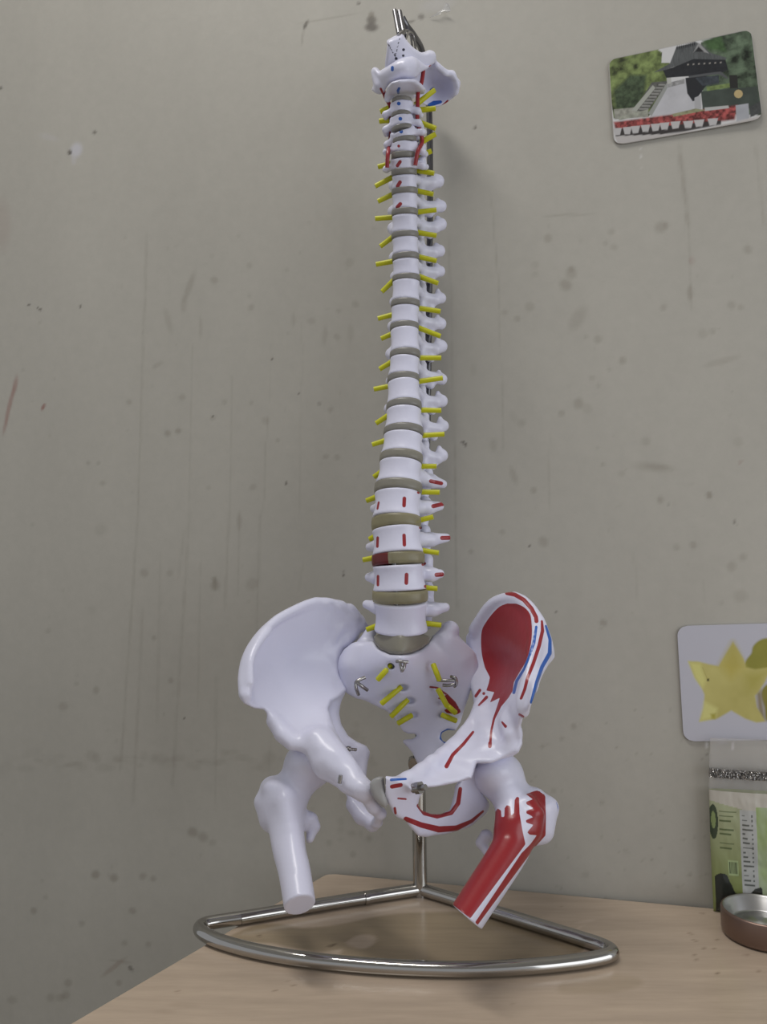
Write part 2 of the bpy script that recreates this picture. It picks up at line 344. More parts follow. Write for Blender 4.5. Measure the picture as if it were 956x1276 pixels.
def noise_tint(m, scale, amt, detail=5, stretch=(1,1,1), bump=None, lo=None):
    N = m.node_tree.nodes; L = m.node_tree.links; b = N['Principled BSDF']; src = b.inputs['Base Color'].links[0].from_socket
    tc = N.new('ShaderNodeTexCoord'); mp = N.new('ShaderNodeMapping'); mp.inputs['Scale'].default_value = stretch
    n = N.new('ShaderNodeTexNoise'); n.inputs['Scale'].default_value = scale; n.inputs['Detail'].default_value = detail; n.inputs['Roughness'].default_value = .6
    r = N.new('ShaderNodeMapRange'); r.inputs['From Min'].default_value = .3; r.inputs['From Max'].default_value = .7
    r.inputs['To Min'].default_value = 1-amt; r.inputs['To Max'].default_value = 1+amt*.6
    x = N.new('ShaderNodeMix'); x.data_type = 'RGBA'; x.blend_type = 'MULTIPLY'; x.inputs['Factor'].default_value = 1
    L.new(tc.outputs['Object'], mp.inputs['Vector']); L.new(mp.outputs[0], n.inputs['Vector']); L.new(n.outputs['Fac'], r.inputs['Value'])
    L.new(src, x.inputs['A']); L.new(r.outputs['Result'], x.inputs['B']); L.new(x.outputs['Result'], b.inputs['Base Color'])
    if bump:
        bp = N.new('ShaderNodeBump'); bp.inputs['Strength'].default_value = bump[0]; bp.inputs['Distance'].default_value = bump[1]
        L.new(n.outputs['Fac'], bp.inputs['Height'])
        if b.inputs['Normal'].links: L.new(b.inputs['Normal'].links[0].from_socket, bp.inputs['Normal'])
        L.new(bp.outputs['Normal'], b.inputs['Normal'])
noise_tint(M_WALL, 5, .07, 6, (1,1,.35)); noise_tint(M_WALL, 90, .03, 4, bump=(.25, .0006))
wall = mesh('wall_back', WV, grid_faces(len(us), len(zs)), M_WALL, smooth=True, colors=wcol); tag(wall, kind='structure')
M_FLOOR = mat('floor_tile', srgb(150,140,125), .35, bump=(30,.1,.001)); M_CEIL = mat('ceiling_paint', srgb(215,213,208), .8)
def quad(name, pts, m): return tag(mesh(name, np.array(pts), [tuple(range(len(pts)))], m, smooth=False), kind='structure')
quad('floor', [(-3,-3,0),(3,-3,0),(3,1.6,0),(-3,1.6,0)], M_FLOOR)
quad('ceiling', [(-3,1.6,3.0),(3,1.6,3.0),(3,-3,3.0),(-3,-3,3.0)], M_CEIL)

# ------------------------------------------------------------------ table
table = empty('table', (.3, .5, 0)); tag(table, 'pale varnished wooden table pushed against the dirty wall', 'table')
TA = np.array([W0[0], W0[1]])+WN*.004; TL = norm(np.array([-.1515, -.2603])); TLEN = .66; TW = 1.15
us = np.unique(np.r_[np.arange(0, .5, .0025), np.arange(.5, TW+.05, .05)]); vs = np.unique(np.r_[np.arange(0, .36, .0025), np.arange(.36, TLEN+.03, .03)])
def table_pt(u, v, z):
    u = np.asarray(u, float); v = np.asarray(v, float)
    r = .008; inset = np.where(v < r, r-np.sqrt(np.maximum(r*r-(r-v)**2, 0)), 0)      # rounded back left corner
    uu = inset+u*(1-inset/TW)
    return np.stack([TA[0]+uu*WU[0]+v*TL[0], TA[1]+uu*WU[1]+v*TL[1], np.full(u.shape, z)], -1)
Ug, Vg = np.meshgrid(us, vs, indexing='ij'); TV = table_pt(Ug.ravel(), Vg.ravel(), TABLE_Z); tpx, tpy = proj(TV)
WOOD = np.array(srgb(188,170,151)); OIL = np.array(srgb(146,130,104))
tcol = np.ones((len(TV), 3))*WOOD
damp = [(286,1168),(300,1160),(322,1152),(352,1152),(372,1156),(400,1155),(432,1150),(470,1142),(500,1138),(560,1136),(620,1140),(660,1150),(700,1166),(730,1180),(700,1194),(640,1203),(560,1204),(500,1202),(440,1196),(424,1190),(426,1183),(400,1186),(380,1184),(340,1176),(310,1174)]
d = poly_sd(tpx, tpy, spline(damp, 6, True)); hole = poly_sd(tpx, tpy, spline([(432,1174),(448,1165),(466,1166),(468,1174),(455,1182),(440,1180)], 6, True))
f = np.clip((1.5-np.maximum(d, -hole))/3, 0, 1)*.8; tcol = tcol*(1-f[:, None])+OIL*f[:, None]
d = poly_sd(tpx, tpy, spline([(700,1222),(740,1212),(790,1216),(800,1228),(760,1238),(700,1238)], 6, True)); f = np.clip((2-d)/6, 0, 1)*.35; tcol = tcol*(1-f[:, None])+OIL*f[:, None]
crumbs = [(323,1166,2.4,1.8,0,.7),(414,1178,6,1.6,-18,.75),(366,1228,1.2,1.2,0,.5),(358,1222,1.2,1.2,0,.5),(342,1234,1.6,1.3,0,.6),(316,1271,1.5,1.2,0,.5),(722,1107,2,1,0,.6),(760,1118,2,1,30,.6),(875,1138,2,1.4,0,.6),(866,1172,2.5,1.2,20,.6),(772,1187,2,1.5,0,.5),(865,1190,1.4,1.2,0,.5),(878,1182,1.6,1.4,0,.5),(890,1182,1.4,1.2,0,.5),(895,1213,2,1.6,0,.7),(905,1200,1.4,1.2,0,.5),(893,1171,1.4,1.2,0,.5),(222,1236,2.4,1.4,0,.4),(930,1190,3,1.3,0,.4),(860,1163,4,1,20,.5),(868,1196,1.2,1,0,.5),(945,1210,1.6,1.2,0,.4),(800,1240,1.3,1,0,.4),(640,1250,1.3,1,0,.3),(700,1130,1.3,1,0,.3)]
tc_ = stains(tpx, tpy, 1.0, [(x,y,a,b,g,s,(.25,.2,.16)) for x,y,a,b,g,s in crumbs]+[(230,1252,18,4,0,.12,(.4,.36,.3)),(205,1261,12,3,0,.12,(.4,.36,.3)),(730,1148,12,2,-10,.4,(1.3,1.3,1.35)),(722,1156,8,1,-25,.4,(1.4,1.4,1.4))])
tcol = tcol*tc_
M_WOOD = color_attr_mat('varnished_wood', .22, .5)
rot = math.degrees(math.atan2(WU[1], WU[0]))
noise_tint(M_WOOD, 7, .13, 6, (1.2, 9, 1)); noise_tint(M_WOOD, 30, .05, 4, (.8, 8, 1), bump=(.08, .0006))
nU, nV = len(us), len(vs); topF = grid_faces(nU, nV)[:, ::-1]
lo = table_pt(Ug.ravel(), Vg.ravel(), TABLE_Z-.028)
ring = [i*nV for i in range(nU)]+[(nU-1)*nV+j for j in range(1, nV)]+[i*nV+nV-1 for i in range(nU-2, -1, -1)]+[j for j in range(nV-2, 0, -1)]
TV2 = np.r_[TV, lo[ring]]; n0 = len(TV); R = len(ring)
side = [(ring[k], ring[(k+1) % R], n0+(k+1) % R, n0+k) for k in range(R)]
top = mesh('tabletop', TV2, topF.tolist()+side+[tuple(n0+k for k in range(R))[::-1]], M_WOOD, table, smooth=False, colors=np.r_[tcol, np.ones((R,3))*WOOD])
for u, v in ((.06,.06),(TW-.06,.06),(.06,TLEN-.06),(TW-.06,TLEN-.06)):
    p = table_pt(np.array([u]), np.array([v]), 0)[0]
    mesh('leg', *box((p[0], p[1], (TABLE_Z-.028)/2), (.022, .022, (TABLE_Z-.028)/2)), M_WOOD, table, smooth=False, colors=np.ones((8,3))*WOOD)

# ------------------------------------------------------------------ steel stand
RB = .0056
pole0 = on_z(524, 1108, TABLE_Z+RB)
stand = empty('display_stand', (pole0[0], pole0[1], TABLE_Z)); tag(stand, 'shiny chrome stand with fan shaped tube base and upright pole behind the spine', 'stand')
def gl(pts, z=TABLE_Z+RB): return np.array([on_z(x, y, z) for x, y in pts])
arc = gl([(300,1144),(270,1148.5),(254,1152),(249,1157.5),(258,1166),(280,1175),(320,1185.5),(375,1195),(440,1202),(510,1206.5),(590,1208),(660,1204.5),(715,1199),(748,1193.5),(762,1188.5),(760,1183),(746,1176.5),(724,1169.5)])
mesh('base_rail', *tube(spline(arc, 7), RB, 20), M_CHROME, stand)
mesh('base_arm', *tube([pole0, gl([(420,1124)])[0], arc[0]], RB, 20), M_CHROME, stand)
mesh('base_arm', *tube([pole0, gl([(590,1128)])[0], arc[-1]], RB, 20), M_CHROME, stand)
for k, a in ((.32, arc[0]), (.32, arc[-1])):
    p = pole0*(1-k)+a*k; dd = norm(a-pole0); mesh('sleeve', *tube([p-dd*.002, p+dd*.002], RB*1.06, 20), M_CHROME, stand)
PY = pole0[1]
knee = at(516, 905, PY)
pl = [np.array([pole0[0], pole0[1], TABLE_Z]), at(522, 1000, PY), at(521, 950, PY)]
lpole = mesh('lower_pole', *tube(pl, .0066, 24), M_CHROME, stand)
rod = [at(521,952,PY), at(524,820,PY), at(528.5,680,PY), at(532.5,540,PY+.002), at(534.5,400,PY+.003), at(536,250,PY+.005), at(535.5,160,PY+.010), at(533,105,PY+.012), at(526,64,PY-.002), at(516,45,PY-.030), at(507,33,PY-.045), at(501,22,PY-.05)]
mesh('upper_rod', *tube(spline(rod, 8), .0032, 14), M_DARKSTEEL, stand)
mesh('collar', *tube([at(521, 962, PY), at(521, 944, PY)], .0086, 24), M_STEEL, lpole)
cl = at(517, 951, PY-.007); mesh('clamp', *join([hexnut(cl, (0,1,.2), .0062, .006, 20), hexnut(cl+np.array([-.002,-.004,.004]), (0,1,.2), .003, .006)]), M_STEEL, lpole)

# ------------------------------------------------------------------ vertebral column
spine = empty('spine_model', (pole0[0], pole0[1]-.08, TABLE_Z+.06))
tag(spine, 'white plastic model spine with pelvis and thigh bone stubs hanging on the chrome stand', 'anatomical model')
DISC = [(500.6,120.5,27),(499.9,138.4,27),(501,155.8,28),(504,171,32),(503,190.8,33),(503.4,212.5,34),(504,235.7,35),(504.2,261.5,35),(504.4,289.8,36),(505.3,316.4,36),(506,342.7,37),(505,373.8,38),(503.8,402,38),(504.6,436,40),(502.5,465.4,42),(503.2,498.4,46),(502.5,529.5,52),(499.7,562.4,56),(496,599.8,62),(493.5,645,64),(496,694,68),(498.5,746,71),(500,800,70)]
YF = np.array([(100,.672),(156,.672),(191,.677),(236,.687),(290,.695),(343,.699),(402,.699),(465,.692),(530,.679),(600,.664),(645,.656),(694,.650),(746,.650),(803,.658)])
yfront = lambda y: np.interp(y, YF[:, 0], YF[:, 1])
YAW = lambda y: math.radians(np.interp(y, [90,150,230,500,640,800], [-16,-14,-20,-18,-18,-14]))
PD = np.array([(x, y) for x, y, w in DISC]); FR = at(PD[:, 0], PD[:, 1], [yfront(y) for y in PD[:, 1]])
def frame(i):
    T = FR[max(i-1,0)]-FR[min(i+1,len(FR)-1)]
    if i == len(FR)-1: T = T*np.array([1,1,1])
    T = norm(T); a = YAW(DISC[i][1]); back = np.array([-math.sin(a), math.cos(a), 0]); back = norm(back-T*np.dot(back, T))
    return np.cross(back, T), back, T
W = [d[2]/FPX*yfront(d[1])*1.02 for d in DISC]
THK = [4.2,4.2,4.2,5,6,6.5,6.5,6.5,6.5,6.5,6.5,7,7,8,8,8.5,9,10.5,12,13.5,13,13.5,12]
THK = [t/FPX*yfront(d[1])*1.02 for t, d in zip(THK, DISC)]
RATIO = .80
CEN = []
for i in range(len(DISC)):
    r, b, t = frame(i); c = FR[i]+b*W[i]*RATIO/2; c = c-r*((proj(c)[0]-DISC[i][0])/FPX*c[1]); CEN.append(c)
CEN = np.array(CEN)
def disc_mesh(i):
    r, b, t = frame(i); V = []; Fc = []; seg = 40; th = THK[i]
    prof = [(.0,.5),(.94,.5),(.985,.44),(1.0,.2),(1.003,0),(1.0,-.2),(.985,-.44),(.94,-.5),(.0,-.5)]
    for q, z in prof:
        for k in range(seg):
            a = 2*math.pi*k/seg; x, y = math.cos(a), math.sin(a)
            V.append(CEN[i]+r*x*q*W[i]/2+b*y*q*W[i]*RATIO/2*(1 if y < 0 else .85)+t*z*(th+.0008))
    n = len(prof)
    for j in range(n-1):
        for k in range(seg): Fc.append((j*seg+k, (j+1)*seg+k, (j+1)*seg+(k+1) % seg, j*seg+(k+1) % seg))
    return np.array(V), Fc
def to_world(V, c, fr): return c+V[:, :1]*fr[0]+V[:, 1:2]*fr[1]+V[:, 2:3]*fr[2]
VERTS = []
def vertebra(c, fr, w, h, kind, paint=None, wt=None, tp=.010, h_=.0011):
    """body, arch, joint pillars, transverse and spinous processes; x right, y back, z up from the body centre"""
    d = w*RATIO; wt = wt or w
    xm = w/2+(.030 if kind == 'L' else .024); yb = d/2+(.058 if kind != 'C' else .036); zm = h/2+(.034 if kind == 'T' else .014)
    ax = [np.arange(-xm, xm+h_, h_), np.arange(-d/2-.004, yb, h_), np.arange(-zm, h/2+.015, h_)]
    X = np.meshgrid(*ax, indexing='ij', sparse=True); x, y, z = X; axx = np.abs(x); M = [axx, y, z]
    zz = np.clip(z/(h/2), -1, 1); waist = {'L':.10,'T':.09,'C':.05}[kind]
    k = (1-waist*(1-zz**2))
    rx = (w/2+(wt-w)/2*(zz*.5+.5))*k; ry = d/2*k*np.where(y > 0, .9, 1)
    q = np.sqrt((x/rx)**2+(y/ry)**2); side = (q-1)*w*.42; cap_ = np.abs(z)-h/2
    D = smax(side, cap_, .0022)
    if kind == 'C': D = smin(D, capsule(M, (w*.40, 0, h*.35), (w*.36, d*.2, h*.75), .003, .0016), .003)     # raised side lips
    def add(a, b, ra, rb, k=.003):
        nonlocal D; D = smin(D, capsule(M, a, b, ra, rb), k)
    if kind == 'L':
        pr = .0052; px_ = w*.36; py_ = d/2+.014
        add((w*.30, d*.36, h*.15), (px_, py_, h*.12), .0062, .0058, .004)
        add((px_, py_+.002, h*.62), (px_-.003, py_+.005, -h*.68), .0058, .005, .003)
        add((px_-.002, py_+.004, -.002), (0, d/2+.026, -.004), .0042, .0042, .003)
        for t in (-.006, .002): add((0, d/2+.026, -.003+t), (0, d/2+.050, -.006+t), .0034, .0046, .002)
        tx, ty, tz = tp; e_ = (w*.30, d*.36, h*.1); mx = w/2+.001; add(e_, (mx, (ty+d*.36)/2, tz*.6), .0062, .0060, .004); add((mx, (ty+d*.36)/2, tz*.6), (tx, ty, tz), .0062, .0040, .003)
    elif kind == 'T':
        px_ = w*.34; py_ = d/2+.011
        add((w*.30, d*.34, h*.22), (px_, py_, h*.22), .0045, .0042, .003)
        add((px_, py_, h*.62), (px_-.001, py_+.002, -h*.6), .0042, .0038, .002)
        add((px_-.002, py_+.001, 0), (0, d/2+.021, -.004), .0034, .0036, .002)
        add((0, d/2+.020, -.003), (0, d/2+.046, -.026), .0040, .0026, .002)
        e = tp*.5; jz, jr = RNG.uniform(-.12,.12), RNG.uniform(-.0008,.0006); add((px_, py_+.001, h*.12), (w/2+.002+e*.6, py_+.010, h*.10), .0050, .0050, .003); add((w/2+.002+e*.6, py_+.010, h*.10), (w/2+.003+e, py_+.016, h*(.24+jz)), .0048+jr, .0060+jr, .003); add((w/2+.002+e*.8, py_+.013, h*(.3+jz)), (w/2+.001+e*.9, py_+.014, h*(.62+jz)), .0036, .0022, .003); add((w/2-.004, py_+.008, -h*.05), (w/2-.002+e*.5, py_+.010, -h*.30), .0052, .0040, .004)
    else:
        px_ = w*.52; py_ = d/2+.006
        add((w*.38, d*.30, 0), (px_, py_, 0), .0038, .0042, .003)
        add((px_, py_, h*.6), (px_, py_+.003, -h*.75), .0046, .0042, .002)
        add((px_-.002, py_+.002, 0), (0, d/2+.020, -.002), .0028, .003, .002)
        add((0, d/2+.018, -.002), (.003, d/2+.031, -.006), .0030, .0028, .002)
        add((w*.42, -d*.02, -.001), (w/2+.006, .001, -.003), .0030, .0030, .002); add((w/2+.006, .001, -.003), (w/2+.007, .008, -.003), .0026, .0028, .002)
    V, Fc = surfnet(D, np.array([a[0] for a in ax]), h_)
    Wd = to_world(V, c, fr)
    VERTS.append(mesh('vertebra', Wd, Fc, M_PAINT if paint else M_BONE, spine, attrs=paint_attrs(Wd, Fc, paint) if paint else None))
BODY_PAINT = {'red': [([(504,621),(503.6,630)],2.3),([(472,626),(470.5,634)],1.3),([(521.7,613.5)],2),([(503.6,667),(504,679)],2.2),([(470.8,670),(470.3,681)],1.7),([(524,657.5)],1.9),([(506.8,716),(506.4,726.5)],2.4),([(471.2,718),(471,729)],1.7),([(527,703.5),(529.5,702)],1.7),([(530.5,730.7)],2.2),
    ([(537,599.5),(550,602.3)],2.4),([(540,630.8),(552.5,627.8)],2.6),([(551,670.4),(564,670)],2.6),([(544,716.3),(551,715.8)],2.6),
    ([(497,182)],1.9),([(495.3,206.5),(498.7,201.5)],2.1),([(495.5,232),(498.6,227)],2.3),([(495.3,258),(499,254)],2.3)],
    'blue': [([(497,129)],2.4),([(499,148)],2.4),([(500,164)],2.4)]}
TPL = [0]*5+[.013,.018,.017,.014,.013,.014,.015,.016,.015,.013,.010,.006]+[(.031,.036,.003),(.0315,.028,.008),(.0365,.0345,.005),(.0325,.017,.001),(.036,.019,.004)]
for i in range(len(DISC)-1):
    a, b = CEN[i]-frame(i)[2]*THK[i]/2, CEN[i+1]+frame(i+1)[2]*THK[i+1]/2
    c = (a+b)/2; up = norm(a-b); bk = (frame(i)[1]+frame(i+1)[1]); bk = norm(bk-up*np.dot(bk, up)); fr = (np.cross(bk, up), bk, up)
    w = (W[i]+W[i+1])/2; h = np.linalg.norm(a-b)
    kind = 'C' if i < 5 else ('T' if i < 17 else 'L')
    pnt = BODY_PAINT if (i < 8 or 16 < i < 21) else None
    vertebra(c, fr, W[i+1]*.99, h, kind, pnt, W[i]*.99, TPL[i])
for i in range(len(DISC)-1):
    m = M_DISC if i < 17 else (M_DISC_MID if i < 19 else M_DISC_AMBER)
    o = mesh('intervertebral_disc', *disc_mesh(i), m, spine)
    if i == 20:                                                  # the slipped disc with its red left half
        me = o.data; me.materials.append(M_DISC_RED); r, b_, t = frame(i)
        for p in me.polygons:
            v = np.array(p.center)+np.array(spine.location)-CEN[i]
            if np.dot(v, r) < -.002 and np.dot(v, b_) < .012: p.material_index = 1
        o['label'] = 'disc with a dark red bulging half'
# flexible steel core running through the bodies
core = [CEN[i]-frame(i)[1]*W[i]*RATIO*(.20 if i < 17 else .35) for i in range(len(CEN))]
mesh('core_rod', *tube(spline(core, 4), .0022, 10), M_DARKSTEEL, spine)
NR = [(524,126,542,112),(526,137,543,135),(524,153,543,160),(529,175,543,167),(525,194,538,188),(520,212.5,541,216),(520,238,540,242),(523,264,544,261.5),(522,290,544,293.5),(522,320,544,325),(524,345,546,353),(522,384,549,388),(523,409,549,419),(524,446,550,446),(524,475,552,471),(526,511,550,511.6),(528,542.6,554,541),(528,581,544,581),(525,613,548,613.5),(524,648,540,644),(529,686.4,547,689),(532,732.5,545,733.5),(533,777,550,779)]
NL = [(482,136,474,139),(482,150,473,151),(486,204,471,208),(487,222,467.7,232),(486.5,243.6,471,251),(486.5,271,467.7,272.4),(488,296.6,474,307),(488,326,468.6,329.5),(488,352,476,363.5),(488,392.6,471,397),(486.5,417,475,422),(486.5,452,473,460),(484.7,481.4,466,485),(482,519,468.6,527.6),(477,550,464,554),(474,589,466,594.4),(466,620.5,456.7,624),(467,668.5,460.5,672),(463,695.8,452.4,697.7),(467,781,457,784.6)]
for L_, dy in ((NR, .016), (NL, .017)):
    for x0, y0, x1, y1 in L_:
        ym = (y0+y1)/2; dep = yfront(ym)+dy+(.008 if ym > 560 else 0)+(.008 if L_ is NL and ym > 560 else 0); s_ = 3.4 if ym > 110 else 4
        a = at(x0+(x0-x1)*.35, y0+(y0-y1)*.35, dep+.002); b = at(x1, y1, dep-.001 if L_ is NR else dep+.004)
        r0 = (3.3 if 200 < ym < 590 else 3.4)*dep/FPX
        mesh('nerve_root', *tube([a, a*.5+b*.5, b], r0, 14, rad=[r0*1.1, r0, r0*.95]), M_NERVE, VERTS[max(k for k in range(len(VERTS)) if k == 0 or DISC[k][1] < ym+4)])
# red vessels beside the neck
yv = lambda y: yfront(y)+.004
ra = [(528,84),(526.5,97),(524,108),(521,116),(520.5,134),(520.5,152),(525,168),(526,178),(521,188),(517.5,206)]
la = [(477,110),(480,120),(486,132),(487.5,146),(487.5,160),(486,176),(483.5,192),(482.5,209)]
for pts, m in ((ra, 'right'), (la, 'left')):
    P = np.array([at(x, y, yv(y)+((.004 if y < 183 else -.004) if m == 'right' else .016 if y < 183 else .002)) for x, y in pts]); mesh('vertebral_artery', *tube(spline(P, 6), .0019, 12), M_ARTERY, spine)
# ------------------------------------------------------------------ last disc (wedge above the sacrum)
B = Bone((450,775,550,830), .630, .720, .0011)
cres = [(465.5,793),(480,787),(500,785),(520,787),(535.5,793),(534.5,801),(525,808.5),(513,813.5),(500,815.5),(486,814.5),(474,808.5),(467,801)]
d = B.plate(cres, rbf([(500,795,.672),(500,812,.668),(466,797,.690),(535,797,.690),(480,810,.679),(520,810,.679)]), .016, .003); B.add(d, 0)
B.build('intervertebral_disc', M_DISC_MID, spine)

# ------------------------------------------------------------------ sacrum and tailbone
B = Bone((415,760,605,965), .625, .765)
sac = [(455,800),(447,801),(438,803),(429,809),(424,819),(422.5,834),(425,850),(432,864),(443,870),(455,873),(463,877),(470,880.5),(480,885),(488,890),(493,897),(498,904),(502,911),(509,914.5),(517,914),(520,917),(514,921),(503,921.5),(502,925),(509,932),(515,940),(520,951),(528,957),(540,955),(549,948),(558,938),(568,926),(560,925),(552,924),(549.5,918),(551,913),(558,909.5),(568,910),(574,900),(578,886),(583,872),(588,856),(594,840),(596,826),(592,814),(582,804),(572,796),(552,789),(540,793),(534,801),(524,809.5),(513,814.5),(500,816.5),(486,815.5),(474,809),(465,799)]
dep = rbf([(440,810,.688),(430,840,.690),(450,860,.690),(466,800,.680),(500,818,.650),(500,840,.662),(534,802,.680),(560,790,.685),(590,820,.690),(590,845,.690),(504,865,.680),(507,890,.694),(525,890,.694),(530,920,.697),(510,930,.696),(530,950,.688),(475,880,.692),(570,885,.692),(575,860,.690)])
half = rbf([(500,820,.018),(500,850,.015),(440,830,.013),(590,830,.013),(510,890,.009),(530,930,.006),(525,955,.005),(470,875,.008),(575,880,.008)])
shift = lambda x, y: dep(x, y)+np.maximum(half(x, y), .004)
B.add(B.plate(sac, shift, lambda x, y: np.maximum(half(x, y), .004), .0035), 0)
B.add(B.chain([(500,822,.668,9),(485,820,.676,9)]), .004); B.add(B.chain([(500,822,.668,9),(516,820,.676,9)]), .004)
# wings and upper joint knobs
B.add(B.chain([(447,812,.694,10),(438,828,.695,13),(446,850,.698,11)]), .006)
B.add(B.chain([(455,800,.704,8),(463,786,.705,7)]), .006)
B.add(B.chain([(561,785,.692,11.5),(556,798,.694,13),(575,822,.698,14),(574,842,.700,12)]), .006)
for x, y, z, rx, ry in ((489,829,.664,6,5),(502,857,.674,7,4.5),(511,873,.684,6.5,4.5),(516,891,.690,6,4),(537,829,.666,6,6),(540,858,.676,7,5),(549,875,.684,5,4.5),(551,891,.690,5,4)):
    B.cut(B.ell((x, y, z+.002), (rx, ry, 12)), .0025)
SAC_PAINT = {'red': [([(536,856),(545,857),(557,865.6),(567,875.5),(573.5,887)],1.2),('poly', [(551,868),(557,865.6),(567,875.5),(574,888),(569,890.5),(557,888.5),(553,884.5),(563,881),(551,873),(545,870)])],
             'blue': [([(567,911),(558,909.5),(551,913.5),(549.5,920),(555,925),(563,924.5)],1.7)], 'ink': [([(534.5,947)],1.5)]}
sacrum = B.build('sacrum', M_PAINT, spine, SAC_PAINT)
for x0,y0,x1,y1,za in ((487,829,471,846.7,.668),(500,856,475.7,876.5,.680),(508,872,487.7,892.5,.688),(513,891.5,496.6,901,.692),(540,828,547.5,847,.668),(546,859,557,879.5,.678),(556,878,567.5,888,.685),(551,891,568,898,.690)):
    mid_ = at((x0+x1)/2, (y0+y1)/2, za-.004); a = at(x0, y0, za-.0005); b = at(x1, y1, za-.001)
    mesh('nerve_root', *tube(spline([a, mid_, b], 4), .0024, 14), M_NERVE, sacrum)

# ------------------------------------------------------------------ hip bones
B = Bone((288,735,490,1045), .555, .765)
wing = [(455,778),(449,769),(437,759.5),(425,752.5),(413,748),(403,747),(393,745.5),(379,750.5),(361.5,759.5),(344,768.5),(332,779.5),(320,794),(310,809.5),(303,825),(299.5,845),(300.5,865),(305,877),(316,882.5),(328,884),(337,892),(344,901),(350,913),(355.6,924),(362,931),(372,934),(383,936),(388,946),(392,957),(399,967),(410,972),(422,975),(436,974),(446,962),(440,948),(425,928),(416,915),(409,899),(408,886),(413,874),(424,868),(432,860),(428,850),(424,838),(424,823),(431,808),(446,795)]
hipd = rbf([(305,872,.612),(300,845,.618),(310,810,.632),(332,780,.650),(361,760,.664),(393,746,.682),(420,750,.698),(445,768,.712),(452,785,.720),(436,805,.714),(424,830,.706),(428,855,.700),(370,820,.684),(400,800,.698),(385,855,.676),(345,850,.656),(330,875,.634),(345,905,.630),(362,930,.626),(385,905,.642),(408,895,.652),(405,930,.622),(390,945,.622),(430,960,.606),(412,968,.612)])
hipt = rbf([(370,810,.0045),(395,830,.0045),(350,850,.006),(305,850,.007),(393,750,.006),(440,780,.010),(430,830,.009),(390,900,.010),(360,920,.010),(400,935,.013),(430,965,.009),(405,890,.010)])
B.add(B.plate(wing, hipd, lambda x, y: np.maximum(hipt(x, y), .004), .0035), 0)
crest = [(452,782,.718,6),(440,764,.708,7),(425,757,.699,7),(410,752,.690,5.5),(393,751,.682,5),(372,758,.668,5),(349,770,.655,5),(331,785,.643,5.5),(317,802,.632,6),(308,822,.622,7),(305,845,.614,8),(306,866,.608,8)]
B.add(B.chain([tuple(q) for q in spline(crest, 5)], .001), .004)
B.add(B.chain([tuple(q) for q in spline([(312,850,.608,4),(312,825,.615,4),(320,805,.625,4),(334,786,.640,4)], 5)], .001), .006)     # inner lip of the crest
B.add(B.chain([(340,900,.628,8),(352,916,.624,9),(364,924,.622,9)]), .008)                             # lower front spine
B.add(B.chain([tuple(q) for q in spline([(401,896,.654,9),(410,921,.638,10),(424,947,.618,10),(442,968,.602,9),(456,982,.590,9)], 3)], .002), .008)      # upper ramus
B.add(B.chain([(395,925,.622,18),(412,950,.612,18),(440,978,.600,13)]), .010)
B.add(B.chain([(434,978,.596,10),(448,984,.590,11),(455,987,.588,9)]), .006)                           # pubic body
isch = [(416,868),(428,866),(424,880),(423,890),(426,903),(434,917),(446,925),(457,929),(461.5,937),(459,948),(457,963),(455,982),(462,1008),(466,1028),(462,1033),(450,1022),(438,1004),(428,985),(410,972),(402,940),(404,900)]
B.add(B.plate(isch, rbf([(420,870,.690),(423,895,.684),(457,932,.690),(440,960,.676),(452,1000,.662),(462,1030,.655),(405,920,.655),(405,960,.645),(430,990,.660)]), .006, .004), .006)
B.add(B.chain([(440,1004,.655,9),(452,1018,.650,10),(464,1026,.640,8)]), .006)                         # sitting bone
B.add(B.chain([(456,992,.592,9),(466,1006,.600,8),(474,1014,.608,7),(470,1025,.626,6),(465,1030,.642,6)]), .005)         # lower ramus
B.cut(B.ell((382,963,.668), (35,33,38)), .002)                                                          # hip socket
mk = np.clip((B.px-395)/30, 0, 1)*np.clip((870-B.py)/40, 0, 1)+.35*np.clip((B.py-890)/40, 0, 1); B.rough(.0011, .018, mk)
hipL = B.build('hip_bone', M_BONE, spine)

B = Bone((480,728,705,1052), .545, .765)
wing = [(588,815),(584.5,803),(584,793),(587,782),(594.6,771),(603,755),(611.6,747),(622,742.5),(632,739.5),(641.7,738),(653,743.5),(664,754),(673.7,766),(680,779),(686,793),(691,810),(691.5,819),(686,826),(677.5,836),(670.5,848),(667,863),(662,878),(657,890),(651,896),(648.5,905),(650,915),(651,927),(645.5,937),(630,944),(612,951),(594,951),(588,970),(569,975),(551,979),(533,981.5),(512,986),(500,975),(506,969),(516,961),(537,945),(559,927),(579,911),(590,893),(591.5,882),(589,866),(585,852),(586,835)]
hipd = rbf([(585,800,.716),(590,780,.710),(605,757,.696),(630,742,.674),(653,746,.652),(672,768,.634),(682,787,.628),(690,812,.630),(688,822,.632),(668,785,.624),(664,815,.610),(660,850,.594),(655,885,.588),(640,860,.628),(625,780,.676),(615,810,.690),(630,830,.668),(610,840,.690),(600,860,.688),(590,840,.700),(590,885,.682),(615,875,.660),(632,885,.628),(645,915,.622),(635,935,.622),(608,945,.620),(600,910,.650),(575,930,.636),(560,960,.614),(520,975,.592),(500,972,.584)])
hipt = rbf([(625,790,.0055),(615,820,.006),(588,800,.009),(640,742,.006),(680,790,.007),(662,850,.010),(655,885,.009),(600,880,.011),(630,920,.013),(600,945,.012),(560,950,.009),(500,975,.009)])
B.add(B.plate(wing, hipd, lambda x, y: np.maximum(hipt(x, y), .004), .0035), 0)
